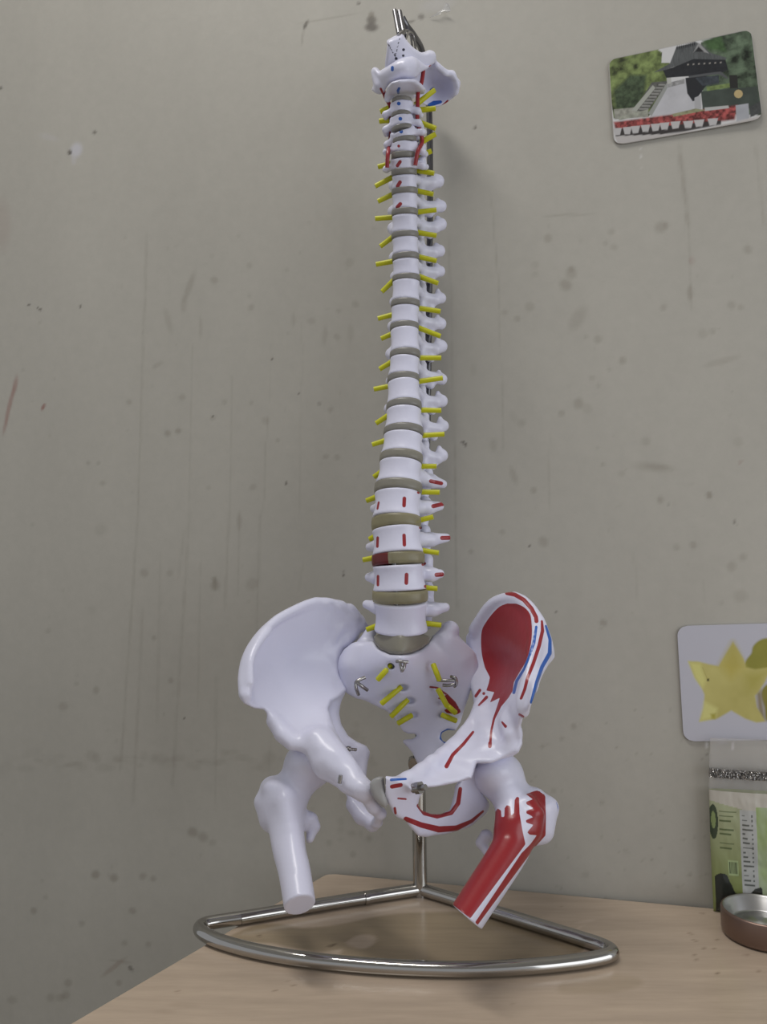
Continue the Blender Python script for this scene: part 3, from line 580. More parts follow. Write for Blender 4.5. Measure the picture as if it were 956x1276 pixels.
B.add(B.chain([tuple(q) for q in spline([(592,784,.706,7),(604,764,.694,6),(617,750,.682,5.5),(634,745,.668,5),(650,749,.652,6),(662,762,.640,7),(668,778,.628,8),(668,800,.614,8),(663,825,.602,8),(657,850,.592,8),(652,870,.588,8),(651,885,.587,7)], 4)], .001), .005)
B.add(B.chain([tuple(q) for q in spline([(672,775,.630,5),(680,800,.622,6),(679,815,.618,7),(670,835,.606,6),(664,858,.596,6)], 4)], .001), .005)
B.add(B.chain([(587,795,.716,6),(586,806,.718,5)]), .004)
B.add(B.chain([(598,880,.672,8),(588,905,.656,9),(566,930,.634,9),(540,950,.612,9),(512,970,.592,10),(492,980,.584,11)]), .007)
B.add(B.chain([(602,890,.660,9),(607,915,.640,10),(608,935,.626,9)]), .008)
B.add(B.chain([(630,897,.622,8),(637,915,.614,9),(634,930,.614,7)]), .008)                               # lower front spine
ring = [(478,967),(488,968),(500,969),(515,970),(530,974),(533,981),(528,986),(523,992),(521,1003),(526,1009),(535,1013.5),(549,1014),(560,1010),(568,1002),(571.5,992),(569,978),(575,970),(590,950),(606,960),(607,985),(607.5,1006),(603,1013),(596,1020),(586,1028),(574,1034.5),(560,1038.5),(544,1041),(530,1043),(522,1042.5),(516,1037),(505,1023),(496,1019),(490,1013),(485,1003),(480,991),(477.5,980)]
B.add(B.plate(ring, rbf([(480,975,.580),(500,975,.584),(485,1000,.586),(500,1015,.594),(522,1035,.606),(545,1030,.622),(575,1025,.638),(600,1005,.646),(585,980,.640),(575,965,.630),(525,985,.600)]), rbf([(490,980,.010),(525,1030,.007),(560,1028,.008),(595,1005,.011),(575,990,.008),(520,1000,.006)]), .0045), .003)
B.add(B.chain([(598,985,.646,13),(594,1003,.646,13),(580,1018,.642,11)]), .006)
B.add(B.chain([(572,984,.630,5),(566,1006,.630,4)]), .004)
B.cut(B.ell((628,973,.648), (35,31,40)), .002)
HIP_PAINT = {'red': [('poly', spline([(632.3,752),(622.9,755.8),(613.4,765),(605,776.5),(600.5,786),(599.5,801),(601,818),(604.5,832)],3).tolist()+[(610.6,844),(609,852),(606,860.5),(616,862.5),(610.6,875.5),(623,869.5),(619,882),(614.4,895),(611,910),(609,931),(612.5,931),(613.8,910),(617,896),(624.7,880.5),(634,869.3),(638.9,861),(640.5,850)]+spline([(647,838.6),(655.8,823.6),(661,806.6),(663,790),(662.6,776.5),(660.5,765),(653,756.5),(643.6,752.2)],3).tolist()),
    ([(610.8,926),(610.6,930)],2.3),
    ([(632,739),(641.7,741),(653,747.5),(662.4,758.2),(668,769),(668.6,774)],2.6),([(675.4,774),(676.2,786),(672,804.7),(664.6,827),(657.7,844),(654,859),(649.4,870.5)],[1.4,2.2,2.3,2.2,2,1.9,1.7]),
    ([(598.2,860),(592.9,867.5)],1.8),([(603,864.2)],1.9),([(606.5,868.8),(596.8,878.8)],[2,1.2]),([(647.3,890.4),(652,893)],1.5),([(625.7,899.8),(630.2,905.2)],[1.2,1.9]),([(589.6,912.2),(577.7,927),(564.5,940.3),(556.5,955)],[1.6,2,2.2,2.6]),
    ([(573.7,983),(571,1001),(562.5,1013),(545,1017.5),(529,1013.5),(521.5,1004)],[2.4,2.8,2.6,2.6,2.6,2.4]),([(506,1020.5),(525,1028),(547,1033.5),(568.8,1032),(587.8,1023.2),(602,1011)],[3,3.4,4,3.4,2.2,1.4]),
    ([(488.5,980.2),(499.5,978.2)],2.6),([(496,995),(506,995.7)],1.2),([(492,1007),(493,1013.3)],1.6)],
    'blue': [([(668.4,781),(665.4,801),(659.3,819),(653,834),(644,848.6),(640.4,863)],[1.6,2,1.6,1.5,1.9,1.9]),([(680.4,780),(685.6,797),(685.2,814),(675.6,831),(669,850),(662.4,875)],[1.4,2,2.6,2.4,2.2,2]),([(487.5,971.8),(506,970.6)],[1.8,1.3])]}
B.rough(.0008, .02, np.clip((B.py-850)/40, 0, 1)*.7)
hipR = B.build('hip_bone', M_PAINT, spine, HIP_PAINT); hipR['label'] = 'hip bone painted with red and blue muscle marks'
# gristle pad between the pubic bones
B = Bone((450,955,495,1020), .555, .640, .0011)
B.add(B.plate([(466,970),(472,967.5),(478,968),(480,985),(484,1002),(480,1007),(473,1003),(465,994),(460.5,983),(461,975)], .590, .016, .004), 0)
B.build('pubic_pad', M_SYMPH, spine)

# ------------------------------------------------------------------ thigh bones
B = Bone((308,915,412,1150), .52, .70)
B.add(B.ell((385,953,.648), (31,29,40)), 0)
B.add(B.chain([(385,956,.648,20),(366,984,.645,20),(352,1004,.642,20)]), .010)                         # neck
B.add(B.chain([(340,977,.650,9),(356,980,.648,12),(368,982,.648,15)]), .010)
B.add(B.chain([(335,985,.652,11),(332,1000,.650,14.5),(338,1022,.646,15)]), .010)                        # greater trochanter
B.add(B.chain([(337,982,.638,9),(352,990,.632,8)]), .008)
B.add(B.chain([tuple(q) for q in spline([(354,1006,.642,25),(357,1035,.630,22),(361,1062,.617,20.8),(368,1092,.601,20.3),(377,1150,.572,20.2)], 8)], .0001), .010)   # shaft
B.add(B.chain([(375,1025,.645,12),(386,1022,.648,10),(391,1030,.648,7.5),(386,1046,.644,5)]), .007)    # lesser trochanter
B.add(B.chain([(354,1000,.626,7),(362,1035,.617,5),(370,1085,.598,3)]), .012)
def plane_cut(B, p, n):
    n = norm(np.asarray(n, float)); B.cut(-(sum((B.X[i]-(p[i]*B.k if i < 2 else p[i]))*n[i] for i in range(3))), .0012)
plane_cut(B, (373.5,1129,.584), (.28, .80, -.60))
B.build('femur', M_BONE, spine)
B = Bone((535,918,712,1165), .50, .70)
B.add(B.ell((621,966,.640), (31,29,40)), 0)
B.add(B.chain([(621,966,.640,21),(636,990,.634,22),(650,1010,.626,24)]), .010)
B.add(B.chain([(668,994,.632,12),(680,1008,.630,16),(674,1036,.622,17)]), .010)
B.add(B.chain([(636,1000,.622,18),(640,1030,.612,22)]), .010)
B.add(B.chain([tuple(q) for q in spline([(648,1030,.616,25),(634,1062,.602,24.5),(606,1106,.578,24),(560,1176,.540,23.5)], 8)], .0001), .010)
B.add(B.chain([(660,1000,.612,8),(668,1015,.606,9),(664,1036,.604,9)]), .008)
B.add(B.chain([(606,1042,.640,9),(600,1050,.640,6.5),(608,1064,.634,5)]), .007)
plane_cut(B, (575,1137,.555), (-.63, .74, .02))
FEM_PAINT = {'red': [('poly', [(557.5,1122),(578.5,1088),(602,1051),(612,1028),(616,1013),(620.5,1007.5),(624.5,1010),(625,1018),(628.6,1018),(629,1007),(632,1003),(636,1005),(637,1016),(640.5,1014),(641.5,997),(644,992.5),(647,993.8),(647.7,1014),(651,1034),(655,1052),(586.2,1144.5)]),
    ('poly', [(655.8,989.7),(665,986),(674.8,984),(679.7,992.5),(680.5,1020),(680,1041),(666.7,1056),(595.5,1152.5),(592,1149.5),(650,1063),(661,1052),(669,1041),(660,1040),(657,1037),(665,1028),(655.8,1025),(655.5,1022),(665,1018),(656,1013.5),(656,1010.5),(665,1007),(656,1002),(656,999),(664,996)]),],
    'blue': [([(693.5,993),(697.5,1008),(698,1025)],2)]}
femR = B.build('femur', M_PAINT, spine, FEM_PAINT, .626); femR['label'] = 'thigh bone stub with a large red painted front'

# ------------------------------------------------------------------ top of the neck and skull base
B = Bone((455,60,560,135), .645, .725, .0010, .00071)
atl = [(464,88),(466,84.5),(470,85.5),(473,88.5),(482,83),(490,78),(498,73.5),(506,71),(514,70),(520,73),(526,78),(531,81),(538,79.5),(539.5,82),(533,86.5),(525,90),(519,97),(508,99),(496,100),(486,104),(481,112),(479,118),(472,116),(467,116.5),(463,112),(465,106),(463.5,97)]
B.add(B.plate(atl, rbf([(466,90,.690),(468,112,.692),(480,95,.674),(492,88,.664),(508,84,.662),(520,85,.670),(537,81,.684)]), rbf([(468,100,.007),(495,88,.007),(510,85,.009),(537,81,.003)]), .004), 0)
B.add(B.chain([(500,84,.660,7),(512,82,.662,8)]), .004); B.add(B.chain([(468,90,.688,4.5),(474,104,.684,6),(472,112,.688,5)]), .004)
B.build('vertebra', M_PAINT, spine, {'blue': [([(489,84),(489,87)],1.9)], 'red': [([(536,83),(538,81.5)],1.6),([(474.5,110.5),(479,120)],1.4)]})['label'] = 'ring shaped top vertebra'
B = Bone((465,88,545,140), .640, .745, .0010, .00071)
ax2 = [(483,108),(488,102),(498,99),(510,98),(518,99),(525,104),(531,111),(529,117),(521,118),(513,117.5),(506,117.5),(497,119.5),(490,123),(485,127),(480,126),(480,118)]
B.add(B.plate(ax2, rbf([(484,116,.682),(498,108,.668),(512,104,.668),(527,110,.680)]), .009, .004), 0)
B.add(B.chain([(502,100,.672,6),(500,90,.674,5),(499,78,.674,4)]), .004)
B.add(B.chain([(505,108,.690,8),(510,112,.704,7),(514,118,.722,5)]), .006)
B.add(B.chain([(486,118,.684,5),(483,124,.686,4)]), .003)
B.build('vertebra', M_PAINT, spine, {'blue': [([(497.5,110),(496,113),(496.6,116)],1.6)]})
B = Bone((472,34,582,142), .640, .770, .0012, .00071)
cliv = [(483,53),(485.5,49.5),(492,47),(498.5,44.5),(500.5,42),(502.5,43.5),(506,49),(511,55),(516,60),(524,65),(530,66.5),(535,64.5),(540,66.5),(542,72),(541,79),(533,84),(520,90),(500,93),(484,92),(479.5,86),(480,76),(481.5,66)]
B.add(B.plate(cliv, rbf([(484,54,.664),(500,44,.668),(496,70,.668),(482,84,.672),(510,75,.670),(535,70,.690),(520,88,.680)]), rbf([(492,52,.008),(500,75,.006),(536,72,.009)]), .003), 0)
B.add(B.chain([(485,52,.664,3),(493,48.5,.665,3),(501,44.5,.668,2.5)]), .002)
B.add(B.chain([(528,74,.690,7),(536,70,.692,7)]), .004)
squ = [(505,84),(516,62),(530,67),(540,67),(545,79),(549,83),(555,88.5),(558,91),(562,89),(566,92),(570.5,99),(572.5,108),(570,116),(565,122),(557,128),(549,132),(540,134),(528,130),(515,118)]
B.add(B.plate(squ, rbf([(510,85,.704),(520,66,.704),(540,70,.706),(550,86,.716),(570,105,.726),(566,120,.734),(545,133,.742),(520,122,.734),(540,105,.746),(555,105,.742),(530,90,.722)]), .0035, .0022), .006)
B.add(B.chain([(545,82,.710,3.5),(556,91,.718,3.5),(563,92,.722,4),(569,103,.728,4),(568,114,.732,3.5)]), .004)
dots = lambda a, b, n: [([(a[0]+(b[0]-a[0])*t, a[1]+(b[1]-a[1])*t)], .9) for t in np.linspace(0, 1, n)]
B.build('skull_base', M_PAINT, spine, {'ink': dots((483.6,54.5),(492,69.5),9)+dots((498,48),(493,69.5),9)+[([(493.8,73)],1.9),([(503,62)],1.9),([(502.6,69.3)],1.7)],
    'blue': [([(535,131),(541,128.5),(549,127)],[2.2,3,2]),([(536.5,112),(540.5,109.5)],1.2)], 'red': [([(552,131),(558,125.5)],1.1)]})
lp = spline([at(501,47,.672), at(506,38,.684), at(511,42,.692), at(513,52,.694), at(514,60,.694)], 6); lp2 = lp+np.array([.0032, .001, -.001])
mesh('hanging_wire', *join([tube(lp, .0011, 8), tube(lp2, .0011, 8)]), M_STEEL, spine)
pa, pb = at(500.5,43,.674), at(495,14,.686); sd = np.array([.0023, 0, -.0004])
mesh('cable_end', *join([tube([pa-sd, pb-sd], .0023, 14), tube([pa+sd, pb+sd], .0023, 14)]), M_DARKSTEEL, spine)
mesh('ferrule', *join([tube([at(497,45,.664), at(503,40,.668)], .0022, 12)]), M_STEEL, spine)

# ------------------------------------------------------------------ metal clips and screws
def clip(paths, r=.0013, m=M_STEEL): return mesh('spring_clip', *join([tube(spline(p, 6), r, 10) for p in paths]), m, sacrum)
z = .669
clip([[at(447,866,z), at(444,858,z-.003), at(443.5,851,z-.003), at(448,847,z-.002), at(455,844,z)], [at(444.5,850,z-.004), at(451,855,z-.004), at(458,860,z)]], .0015)
z = .668
clip([[at(544.5,847.5,z), at(556,848,z-.003), at(566,847.6,z-.002)], [at(552,853.6,z), at(560,854,z-.002), at(566,852.5,z-.002)], [at(562,843,z), at(567.5,845,z-.003), at(569,852,z-.002), at(566,855.5,z)]], .0014)
z = .643
clip([[at(493.8,824,z), at(501,824.5,z-.002), at(508.6,825,z)], [at(498,825,z-.001), at(500,832,z-.003), at(501,837,z-.002)], [at(505,825.5,z-.001), at(503.5,832,z-.003), at(501.5,836,z-.003)]], .0013)
def screw(a, b, r, nut, hip): return mesh('screw', *join([tube([a, b], r, 10), hexnut(a*.65+b*.35, b-a, nut, nut*.9), hexnut(a, b-a, nut*.8, nut*.7, 12)]), M_STEEL, hip)
screw(at(429.5,932.5,.646), at(444,934.3,.652), .0013, .0024, hipL); mesh('screw', *join([tube([at(433,936,.648), at(433.5,941,.650)], .0014, 8)]), M_DARKSTEEL, hipL)
screw(at(424.6,967,.588), at(423.4,976,.588), .0016, .0019, hipL)
screw(at(517.5,982,.577), at(530.5,981,.570), .0022, .0046, hipR)
# ------------------------------------------------------------------ printed cards on the wall
def card(name, corners, rc, thick, colour, label, cat, curl=0.0, nu=220, nv=150):
    """rounded card lying on the wall; corners in photo pixels TL, TR, BR, BL; colour(u, v) -> rgb, u right and v down in 0..1"""
    C_ = [on_wall(x, y, .0006) for x, y in corners]; wlen = np.linalg.norm(C_[1]-C_[0]); hlen = np.linalg.norm(C_[3]-C_[0])
    v = np.unique(np.r_[np.linspace(0, rc, 9), np.linspace(rc, 1-rc, nv), np.linspace(1-rc, 1, 9)])
    ru = rc*hlen/wlen; t = np.where(v < rc, rc-v, np.where(v > 1-rc, v-(1-rc), 0))/rc; inset = ru*(1-np.sqrt(np.maximum(1-t*t, 0)))
    s = np.linspace(0, 1, nu); Uc = inset[None, :]+s[:, None]*(1-2*inset[None, :]); Vc = np.broadcast_to(v[None, :], Uc.shape)
    u, w = Uc.ravel(), Vc.ravel()
    P = ((1-u)*(1-w))[:, None]*C_[0]+(u*(1-w))[:, None]*C_[1]+(u*w)[:, None]*C_[2]+((1-u)*w)[:, None]*C_[3]
    n3 = np.array([WN[0], WN[1], 0]); lift = thick+curl*(u**2*w**2+(1-u)**4*.3)
    top_ = P+n3*lift[:, None]; col = colour(u, w); NU, NV = len(s), len(v)
    ringi = [i*NV for i in range(NU)]+[(NU-1)*NV+j for j in range(1, NV)]+[i*NV+NV-1 for i in range(NU-2, -1, -1)]+[j for j in range(NV-2, 0, -1)]
    R = len(ringi); n0 = len(P); Vt = np.r_[top_, P[ringi]+n3*(lift[ringi]-thick)[:, None]]
    F1 = grid_faces(NU, NV)[:, ::-1].tolist(); F1 += [(ringi[k], ringi[(k+1) % R], n0+(k+1) % R, n0+k) for k in range(R)]
    o = mesh(name, Vt, F1, M_CARD, smooth=False, colors=np.r_[col, np.ones((R, 3))*.55])
    return tag(o, label, cat)
M_CARD = color_attr_mat('printed_card', .35, .4)
def vnoise(u, v, s, seed=0, octv=3):
    out = np.zeros_like(u); a = 1.; tot = 0
    for o in range(octv):
        r = np.random.RandomState(seed+o); G = r.rand(64, 64); x = u*s*2**o; y = v*s*2**o
        i = np.floor(x).astype(int); j = np.floor(y).astype(int); fx = x-i; fy = y-j; fx = fx*fx*(3-2*fx); fy = fy*fy*(3-2*fy)
        g = lambda a_, b_: G[a_ % 64, b_ % 64]
        out += a*((g(i,j)*(1-fx)+g(i+1,j)*fx)*(1-fy)+(g(i,j+1)*(1-fx)+g(i+1,j+1)*fx)*fy); tot += a; a *= .55
    return out/tot
# photo pixel coordinates inside the first card are mapped to u, v through its corners
PC = [(758,75.5),(936.5,36.5),(950,150.5),(765,182)]
def inv_card(pts, corners):
    out = []
    C_ = np.array([on_wall(*c) for c in corners]); uw = np.array([wall_uz(c) for c in C_])
    for x, y in pts:
        p = np.array(wall_uz(on_wall(x, y))); u = v = .5
        for _ in range(12):
            q = (1-u)*(1-v)*uw[0]+u*(1-v)*uw[1]+u*v*uw[2]+(1-u)*v*uw[3]
            du = (1-v)*(uw[1]-uw[0])+v*(uw[2]-uw[3]); dv = (1-u)*(uw[3]-uw[0])+u*(uw[2]-uw[1])
            d_ = np.linalg.solve(np.stack([du, dv], 1), p-q); u += d_[0]; v += d_[1]
        out.append((u, v))
    return out
def K(*pts): return inv_card([(740+x/4.426, 20+y/4.426) for x, y in pts], PC)
def landscape(u, v):
    c = np.ones((len(u), 3))*np.array(srgb(205,205,205))
    def fill(pts, col, n=None, amt=.5, soft=.004):
        P = K(*pts); a = np.array([1.55, 1.]); d_ = poly_sd(u*a[0], v*a[1], np.array(P)*a)
        m_ = np.clip((soft-d_)/(2*soft), 0, 1)[:, None]; cc = np.ones((len(u), 3))*np.array(col)
        if n is not None: cc = cc*(1+amt*(n[:, None]-.5)*2)
        c[:] = c*(1-m_)+cc*m_
    n1 = vnoise(u*1.5, v, 14, 3, 4); n2 = vnoise(u*1.5, v, 30, 9, 3); n3 = vnoise(u*1.5, v, 8, 21, 4)
    G1 = srgb(108,122,74); G2 = srgb(66,80,58); G3 = srgb(80,94,76); GR = srgb(88,91,92); DK = srgb(40,42,46); ST = srgb(186,186,190)
    fill([(60,220),(300,200),(345,190),(375,205),(372,270),(340,330),(420,420),(300,560),(110,570)], G1, np.clip((n1-.5)*2.2+.5, -.2, 1.2), .6)
    fill([(300,195),(345,185),(376,205),(372,262),(420,262),(400,330),(420,385),(320,385)], G1, np.clip((n1-.5)*2.2+.5, -.2, 1.2), .6)
    fill([(110,420),(200,330),(290,330),(280,430),(230,520),(120,520)], G2, n2, .8, .02)
    fill([(590,150),(720,100),(900,60),(940,560),(600,540),(600,300)], G3, np.clip((n1-.5)*2.4+.5, -.2, 1.2), .6)
    fill([(600,140),(700,110),(730,200),(640,190)], srgb(70,96,60), n2, .4, .02)
    fill([(590,420),(900,395),(915,520),(600,520)], srgb(66,74,68), n3, .3)
    fill([(620,395),(750,375),(752,398),(625,418)], srgb(118,136,84), n2, .4)
    fill([(745,330),(790,330),(795,405),(750,405)], srgb(44,44,42))
    fill([(110,520),(300,500),(300,560),(115,575)], srgb(150,150,140), n2, .4)
    fill([(220,525),(320,370),(420,360),(300,520),(260,530)], srgb(96,96,92), n2, .5)
    for i in range(9):
        t = i/9; fill([(250+120*t, 520-150*t),(300+105*t, 520-150*t),(300+105*t, 513-150*t),(250+120*t, 513-150*t)], srgb(150,150,146))
    fill([(205,528),(325,385),(340,400),(235,530)], srgb(166,168,160))
    fill([(310,560),(405,385),(505,350),(590,500),(592,520),(420,545)], ST, n3, .12)
    fill([(300,540),(400,375),(420,375),(318,556)], srgb(150,152,148))
    fill([(505,345),(620,330),(625,380),(560,470),(545,475),(515,430)], DK)
    fill([(555,455),(590,440),(592,515),(555,520)], srgb(170,170,172))
    fill([(400,375),(500,350),(500,375),(405,400)], srgb(146,146,146), n2, .5)
    fill([(400,335),(425,330),(428,375),(405,380)], srgb(180,180,176))
    fill([(380,300),(560,260),(700,270),(740,300),(700,320),(520,335),(400,345)], DK, n2, .4)
    fill([(520,330),(700,310),(740,345),(735,352),(690,325),(525,345)], srgb(86,88,90))
    fill([(560,345),(690,330),(690,375),(600,390)], srgb(62,68,74), n2, .6)
    fill([(400,310),(480,262),(550,232),(725,240),(740,300),(520,335),(400,340)], DK, n2, .3)
    fill([(330,315),(420,265),(455,175),(560,145),(600,165),(640,205),(735,235),(725,245),(550,240),(480,270),(400,300)], GR, vnoise(u*6, v*.8, 22, 4, 2), .3)
    fill([(548,205),(578,150),(636,210),(600,200),(578,172)], srgb(150,150,150)); fill([(560,200),(578,172),(608,200)], srgb(40,40,42))
    for x in range(455,560,12): fill([(x,172-(x-455)*.22),(x+7,168-(x-455)*.22),(x+9,186-(x-455)*.22),(x+2,188-(x-455)*.22)], DK)
    for x in range(515,720,30): fill([(x,268-(x-515)*.06),(x+9,266-(x-515)*.06),(x+9,274-(x-515)*.06),(x,276-(x-515)*.06)], srgb(150,146,140))
    fill([(130,560),(300,520),(300,545),(140,580)], srgb(150,152,140), n2, .4)
    fill([(110,590),(440,545),(720,505),(790,500),(775,580),(600,600),(400,615),(118,632)], srgb(146,72,70), np.clip((n2-.5)*3+.5, -.2, 1.2), .45, .012)
    fill([(430,545),(560,515),(620,525),(440,560)], srgb(140,140,110), n2, .4)
    fill([(115,628),(400,610),(700,580),(700,605),(500,640),(400,655),(120,668)], srgb(60,56,56))
    for i, x in enumerate((130,185,230,285,340,390,450,520,580,655)):
        w_ = 24+i*.6; y = 645-i*6.2+(4 if i > 6 else 0); fill([(x-w_,y-20),(x+w_,y-24),(x+w_*.6,y+16),(x-w_*.6,y+18)], srgb(186,184,184))
    fill([(115,668),(400,655),(600,630),(780,590),(920,560),(925,600),(700,680),(140,720)], srgb(186,182,180))
    fill([(780,500),(850,490),(855,575),(785,590)], srgb(168,170,176), n3, .2); fill([(796+24*math.cos(k*.524), 436+24*math.sin(k*.524)) for k in range(12)], srgb(190,170,124), n3, .2)
    fill([(855,510),(915,478),(918,545),(860,570)], srgb(70,72,72), n2, .6); fill([(610,510),(740,500),(745,515),(612,530)], srgb(180,180,178))
    edge = (np.minimum(u, 1-u) < .006)|(np.minimum(v, 1-v) < .008); c[edge] = np.array(srgb(170,166,162))
    return np.clip(c*.95, 0, 1)
card('picture_card', PC, .10, .0009, landscape, 'tilted landscape photo card of a dark tiled pavilion above red flower pots', 'picture card', .003, 330, 210)
SCN = [(843.5,780),(1010,775),(1014,921),(852,923.5)]
def Q(*pts): return inv_card([(820+x/7.03, 760+y/7.03) for x, y in pts], SCN)
def starfruit(u, v):
    c = np.ones((len(u), 3))*np.array(srgb(186,186,196)); a = np.array([1.15, 1.])
    n3 = vnoise(u*1.2, v, 5, 5, 3)
    def fill(pts, col, col2=None, soft=.004, sm=0):
        P = np.array(Q(*pts)); P = spline(P, sm, True) if sm else P; d_ = poly_sd(u*a[0], v*a[1], P*a); m_ = np.clip((soft-d_)/(2*soft), 0, 1)[:, None]
        cc = np.ones((len(u), 3))*np.array(col)
        if col2 is not None: cc = cc*(1-n3[:, None])+np.array(col2)*n3[:, None]
        c[:] = c*(1-m_)+cc*m_
    Y1 = srgb(198,190,120); Y2 = srgb(172,163,92); Y3 = srgb(148,142,56)
    fill([(815,380),(830,320),(880,270),(960,245),(1150,250),(1250,330),(1250,480),(1150,560),(900,560),(760,520),(770,440)], srgb(150,146,62), srgb(128,126,52), .01, 4)
    fill([(900,740),(940,660),(1050,620),(1200,700),(1250,850),(1150,960),(960,980),(930,850)], Y3, srgb(120,112,60), .01, 4)
    fill([(860,720),(900,700),(940,960),(880,960)], srgb(140,128,104), None, .02)
    fill([(655,280),(690,330),(750,430),(770,500),(850,520),(985,500),(940,620),(890,700),(850,750),(865,850),(940,975),(860,985),(760,950),(640,880),(520,950),(360,975),(400,860),(405,740),(380,680),(320,590),(265,450),(350,450),(450,475),(530,490),(570,420)], Y1, Y2, .010)
    fill([(655,290),(720,420),(745,500),(640,600),(545,490)], srgb(186,172,84), Y2, .05); fill([(760,560),(950,540),(860,700),(780,720)], srgb(172,164,76), Y2, .05)
    fill([(270,455),(370,470),(420,620),(390,680),(330,600)], srgb(208,204,128), None, .02); fill([(405,800),(520,860),(500,940),(370,970)], srgb(206,202,130), None, .02)
    fill([(428,600),(446,600),(446,622),(428,622)], srgb(70,64,30), None, .006); fill([(460,910),(505,905),(500,955),(470,950)], srgb(168,160,70), None, .012); fill([(385,500),(390,500),(432,600),(428,602)], srgb(165,155,80), None, .003)
    return np.clip(c, 0, 1)
card('fruit_card', SCN, .09, .0012, starfruit, 'pale rounded card printed with a yellow star fruit slice', 'picture card', .001, 220, 190)

# torn strip of clear tape at the top of the wall
M_TAPE = translucent('clear_tape', (.8,.8,.8), .35); M_TAPE.node_tree.nodes['Principled BSDF'].inputs['Roughness'].default_value = .08
pts = [(536,22,.001),(545,16,.004),(552,12,.003),(556,4,.006),(560,5,.007),(562,14,.004),(557,16,.002),(553,14,.004),(546,19,.002)]
T_ = np.array([on_wall(x, y, o) for x, y, o in pts]); n3 = np.array([WN[0], WN[1], 0]); nT = len(T_)
tag(mesh('tape_scrap', np.r_[T_+n3*.0004, T_], [tuple(range(nT))[::-1], tuple(range(nT, 2*nT))]+[(k, (k+1) % nT, nT+(k+1) % nT, nT+k) for k in range(nT)], M_TAPE, smooth=False), 'scrap of shiny clear tape stuck high on the wall above the spine', 'tape')

# ------------------------------------------------------------------ snack pouch and tin lid
pc = on_wall(943, 1130, .0085); pouch = empty('snack_pouch', (pc[0], pc[1], TABLE_Z))
tag(pouch, 'clear topped green printed plastic pouch leaning on the wall behind the tin', 'pouch')
U3 = np.array([WU[0], WU[1], 0]); N3 = np.array([WN[0], WN[1], 0]); PH = .150; PWD = .0365
def pillow(v0, v1, off, thick, nu=170, nv=140, wfac=1.0):
    """front and back sheets of a stood-up pouch between two heights (0 bottom, 1 top)"""
    u = np.linspace(-1, 1, nu); v = np.linspace(v0, v1, nv); Ug, Vg = np.meshgrid(u, v, indexing='ij'); uu, vv = Ug.ravel(), Vg.ravel(); S = []
    body = np.sqrt(np.maximum(1-uu**2, 0))**.8*np.clip(vv/.06, 0, 1)**.5*(1-.55*np.clip((vv-.55)/.45, 0, 1)**1.3)
    wr = (vnoise(uu*.5+.5, vv, 7, 31, 3)-.5)*.004*np.sqrt(np.maximum(1-uu**2, 0)); half = PWD*wfac*(1-.05*np.abs(vv-.4)-.05*np.clip((vv-.75)/.25, 0, 1))
    for sg in (1, -1):
        S.append(np.array(pouch.location)+U3*(uu*half)[:, None]+N3*((sg*(thick*body+off))+wr*.7*(sg > 0)+.002)[:, None]+np.array([0,0,1])*(vv*PH+.0005)[:, None])
    f_ = grid_faces(nu, nv); n = nu*nv
    return np.concatenate(S), f_.tolist()+(f_[:, ::-1]+n).tolist(), uu, vv
V, Fc, uu, vv = pillow(.0, .70, .0, .0065)
L0 = np.ones((len(uu), 3))*np.array(srgb(164,170,138))
def lab(c, u0, u1, v0, v1): L0[(uu > u0) & (uu < u1) & (vv > v0) & (vv < v1)] = c
nn = vnoise(uu*.5+.5, vv, 6, 77, 3)
g = np.clip((.62-vv)/.45, 0, 1)[:, None]; L0 = L0*(1-g)+np.array(srgb(128,138,84))*g
m_ = vv > .64-.05*(uu+1); L0[m_] = np.array(srgb(186,182,172))
lab(np.array(srgb(176,178,176)), -.34, .02, .12, .60)
m_ = (uu > .02) & (vv < .62); L0[m_] = (np.array(srgb(140,164,88))*(nn[m_][:, None])+np.array(srgb(176,184,168))*(1-nn[m_][:, None]))
m_ = ((uu+.93)/.10)**2+((vv-.52)/.10)**2 < 1; L0[m_] = np.array(srgb(58,70,52)); m_ = ((uu+.93)/.05)**2+((vv-.53)/.05)**2 < 1; L0[m_] = np.array(srgb(130,146,96))
for k in range(9):
    y = .585-k*.026
    if k in (3, 6): continue
    lab(np.array(srgb(92,104,70)), -.80, -.42-.06*(k % 3), y-.005, y+.004)
for k in range(16):
    y = .57-k*.026; lab(np.array(srgb(92,96,92)), -.30, -.24+.05*((k*5) % 4), y-.005, y+.004); lab(np.array(srgb(100,104,100)), -.10, -.06+.03*((k*3) % 3), y-.006, y+.005)
lab(np.array(srgb(160,176,130)), -.64, -.42, .225, .31)
for k in range(7): lab(np.array(srgb(70,80,56)), -.61+k*.026, -.597+k*.026, .235, .30)
blob = .16+.06*np.sin(uu*7+1)+.05*(nn-.5)*2-.10*np.clip(uu+.3, 0, 1); m_ = (vv < blob) & (uu > -.95) & (uu < .1); L0[m_] = np.array(srgb(40,44,40))*(.7+.6*nn[m_][:, None])
M_LABEL = color_attr_mat('printed_film', .25, .5)
o = mesh('printed_film', V, Fc, M_LABEL, pouch, colors=np.r_[L0, np.ones((len(uu), 3))*np.array(srgb(160,170,110))]); o['label'] = 'green and white printed film'
M_FILM = translucent('clear_film', (.60,.585,.56), .30); M_FILM.node_tree.nodes['Principled BSDF'].inputs['Roughness'].default_value = .12
V, Fc, _, _ = pillow(.70, 1.0, .0, .0065); mesh('clear_top', V, Fc, M_FILM, pouch)
V, Fc, uu2, vv2 = pillow(.775, .825, .0006, .0068, 120, 10)
wr = (np.random.RandomState(5).rand(len(uu2))-.5)*.0022; V[:len(uu2)] += N3*wr[:, None]
M_FOIL = mat('foil', (.42,.41,.40), .28, 1.); mesh('foil_seal', V, Fc, M_FOIL, pouch, smooth=False)

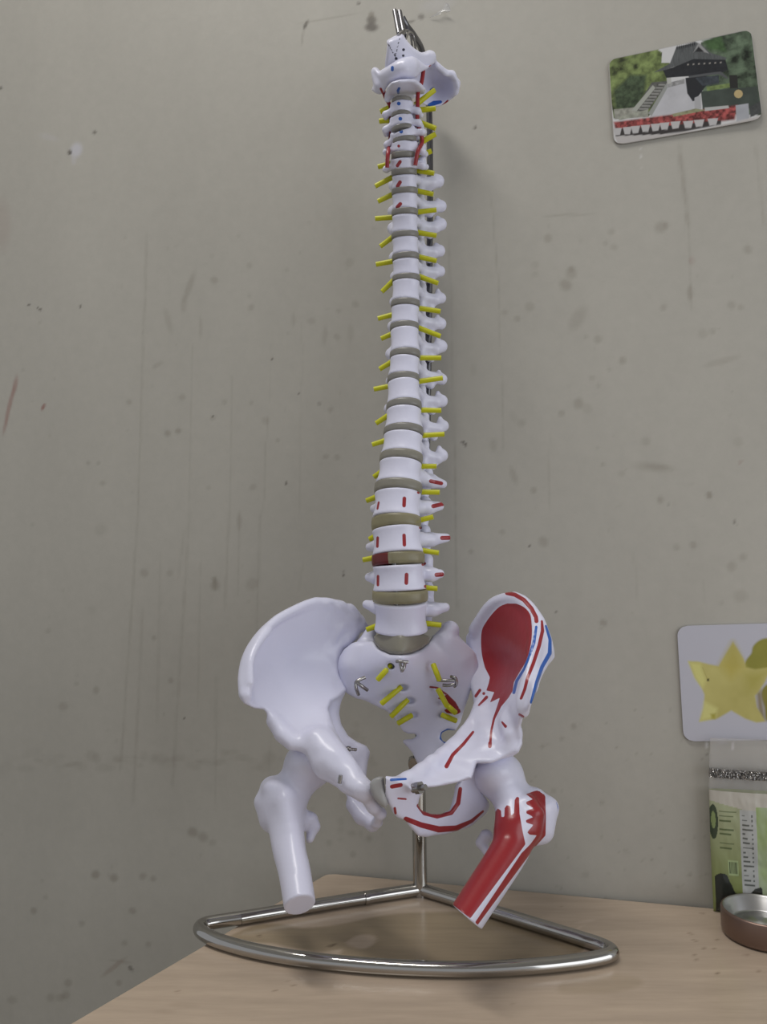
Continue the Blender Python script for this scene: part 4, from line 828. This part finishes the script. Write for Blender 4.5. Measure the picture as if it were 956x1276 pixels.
tl = on_z(951, 1164, TABLE_Z); TR_ = .0335
tin = empty('tin_lid', (tl[0], tl[1]-.004, TABLE_Z)); tag(tin, 'round brown metal tin with a silver inside at the right edge of the table', 'tin')
M_BRONZE = mat('brown_metal', srgb(128,108,98), .34, .75); M_TIN = mat('silver_metal', (.5,.5,.5), .3, 1.)
def shift_(vf, o): return np.asarray(vf[0])+np.array(o.location), vf[1]
mesh('outer_ring', *shift_(lathe([(TR_-.004, .0005),(TR_-.0008,.0015),(TR_,.004),(TR_,.0195),(TR_-.0006,.0212),(TR_-.0018,.0214)], 64), tin), M_BRONZE, tin)
mesh('inner_dish', *shift_(lathe([(TR_-.0018,.0214),(TR_-.0034,.0205),(TR_-.0042,.0175),(TR_-.0062,.0165),(TR_-.0075,.0105),(TR_-.0095,.0095),(TR_-.016,.0105),(TR_-.0175,.0135),(.0001,.0145)], 64), tin), M_TIN, tin)
cr = on_z(917, 1131, TABLE_Z+.002)
sv, sf = lathe([(.0001,-.0022),(.0016,-.0017),(.0024,0),(.0018,.0016),(.0001,.0021)], 14)
sv = sv*np.array([1,.8,.9])*(1+.25*(np.random.RandomState(3).rand(len(sv), 1)-.5)); cw = on_wall(917, 1124, .0225)
tag(mesh('snack_crumb', sv+np.array([cw[0], cw[1], TABLE_Z+.0021]), sf, mat('pale_crumb', srgb(206,190,120), .7)), 'pale yellow crumb on the table behind the brown tin', 'crumb')

# ------------------------------------------------------------------ light
def area(name, loc, target, sx, sy, power, col):
    l = bpy.data.lights.new(name, 'AREA'); l.shape = 'RECTANGLE'; l.size = sx; l.size_y = sy; l.energy = power; l.color = col
    o = bpy.data.objects.new(name, l); COL.objects.link(o); o.location = loc
    d_ = np.array(target)-np.array(loc); from mathutils import Vector; o.rotation_euler = Vector(d_).to_track_quat('-Z', 'Y').to_euler(); return o
area('ceiling_tube_light', (-.42, .20, 2.92), (-.05, .6, 1.0), 1.2, .18, 18, (1, .97, .93))
area('right_fill_light', (1.5, -.55, 1.05), (.25, .75, .95), 1.5, 1.3, 12, (.93, .96, 1))  # added broad fill from front right to lift the lower right; no window modelled
w = bpy.data.worlds.new('world'); SC.world = w; w.use_nodes = True
bg = w.node_tree.nodes['Background']; bg.inputs['Color'].default_value = (.93, .95, 1, 1); bg.inputs['Strength'].default_value = .46
vs_ = SC.view_settings; vs_.view_transform = 'Standard'; vs_.look = 'None'; vs_.gamma = 1; vs_.exposure = 0; vs_.use_curve_mapping = False
SC.cycles.use_denoising = True; SC.cycles.max_bounces = 8; SC.cycles.transparent_max_bounces = 16
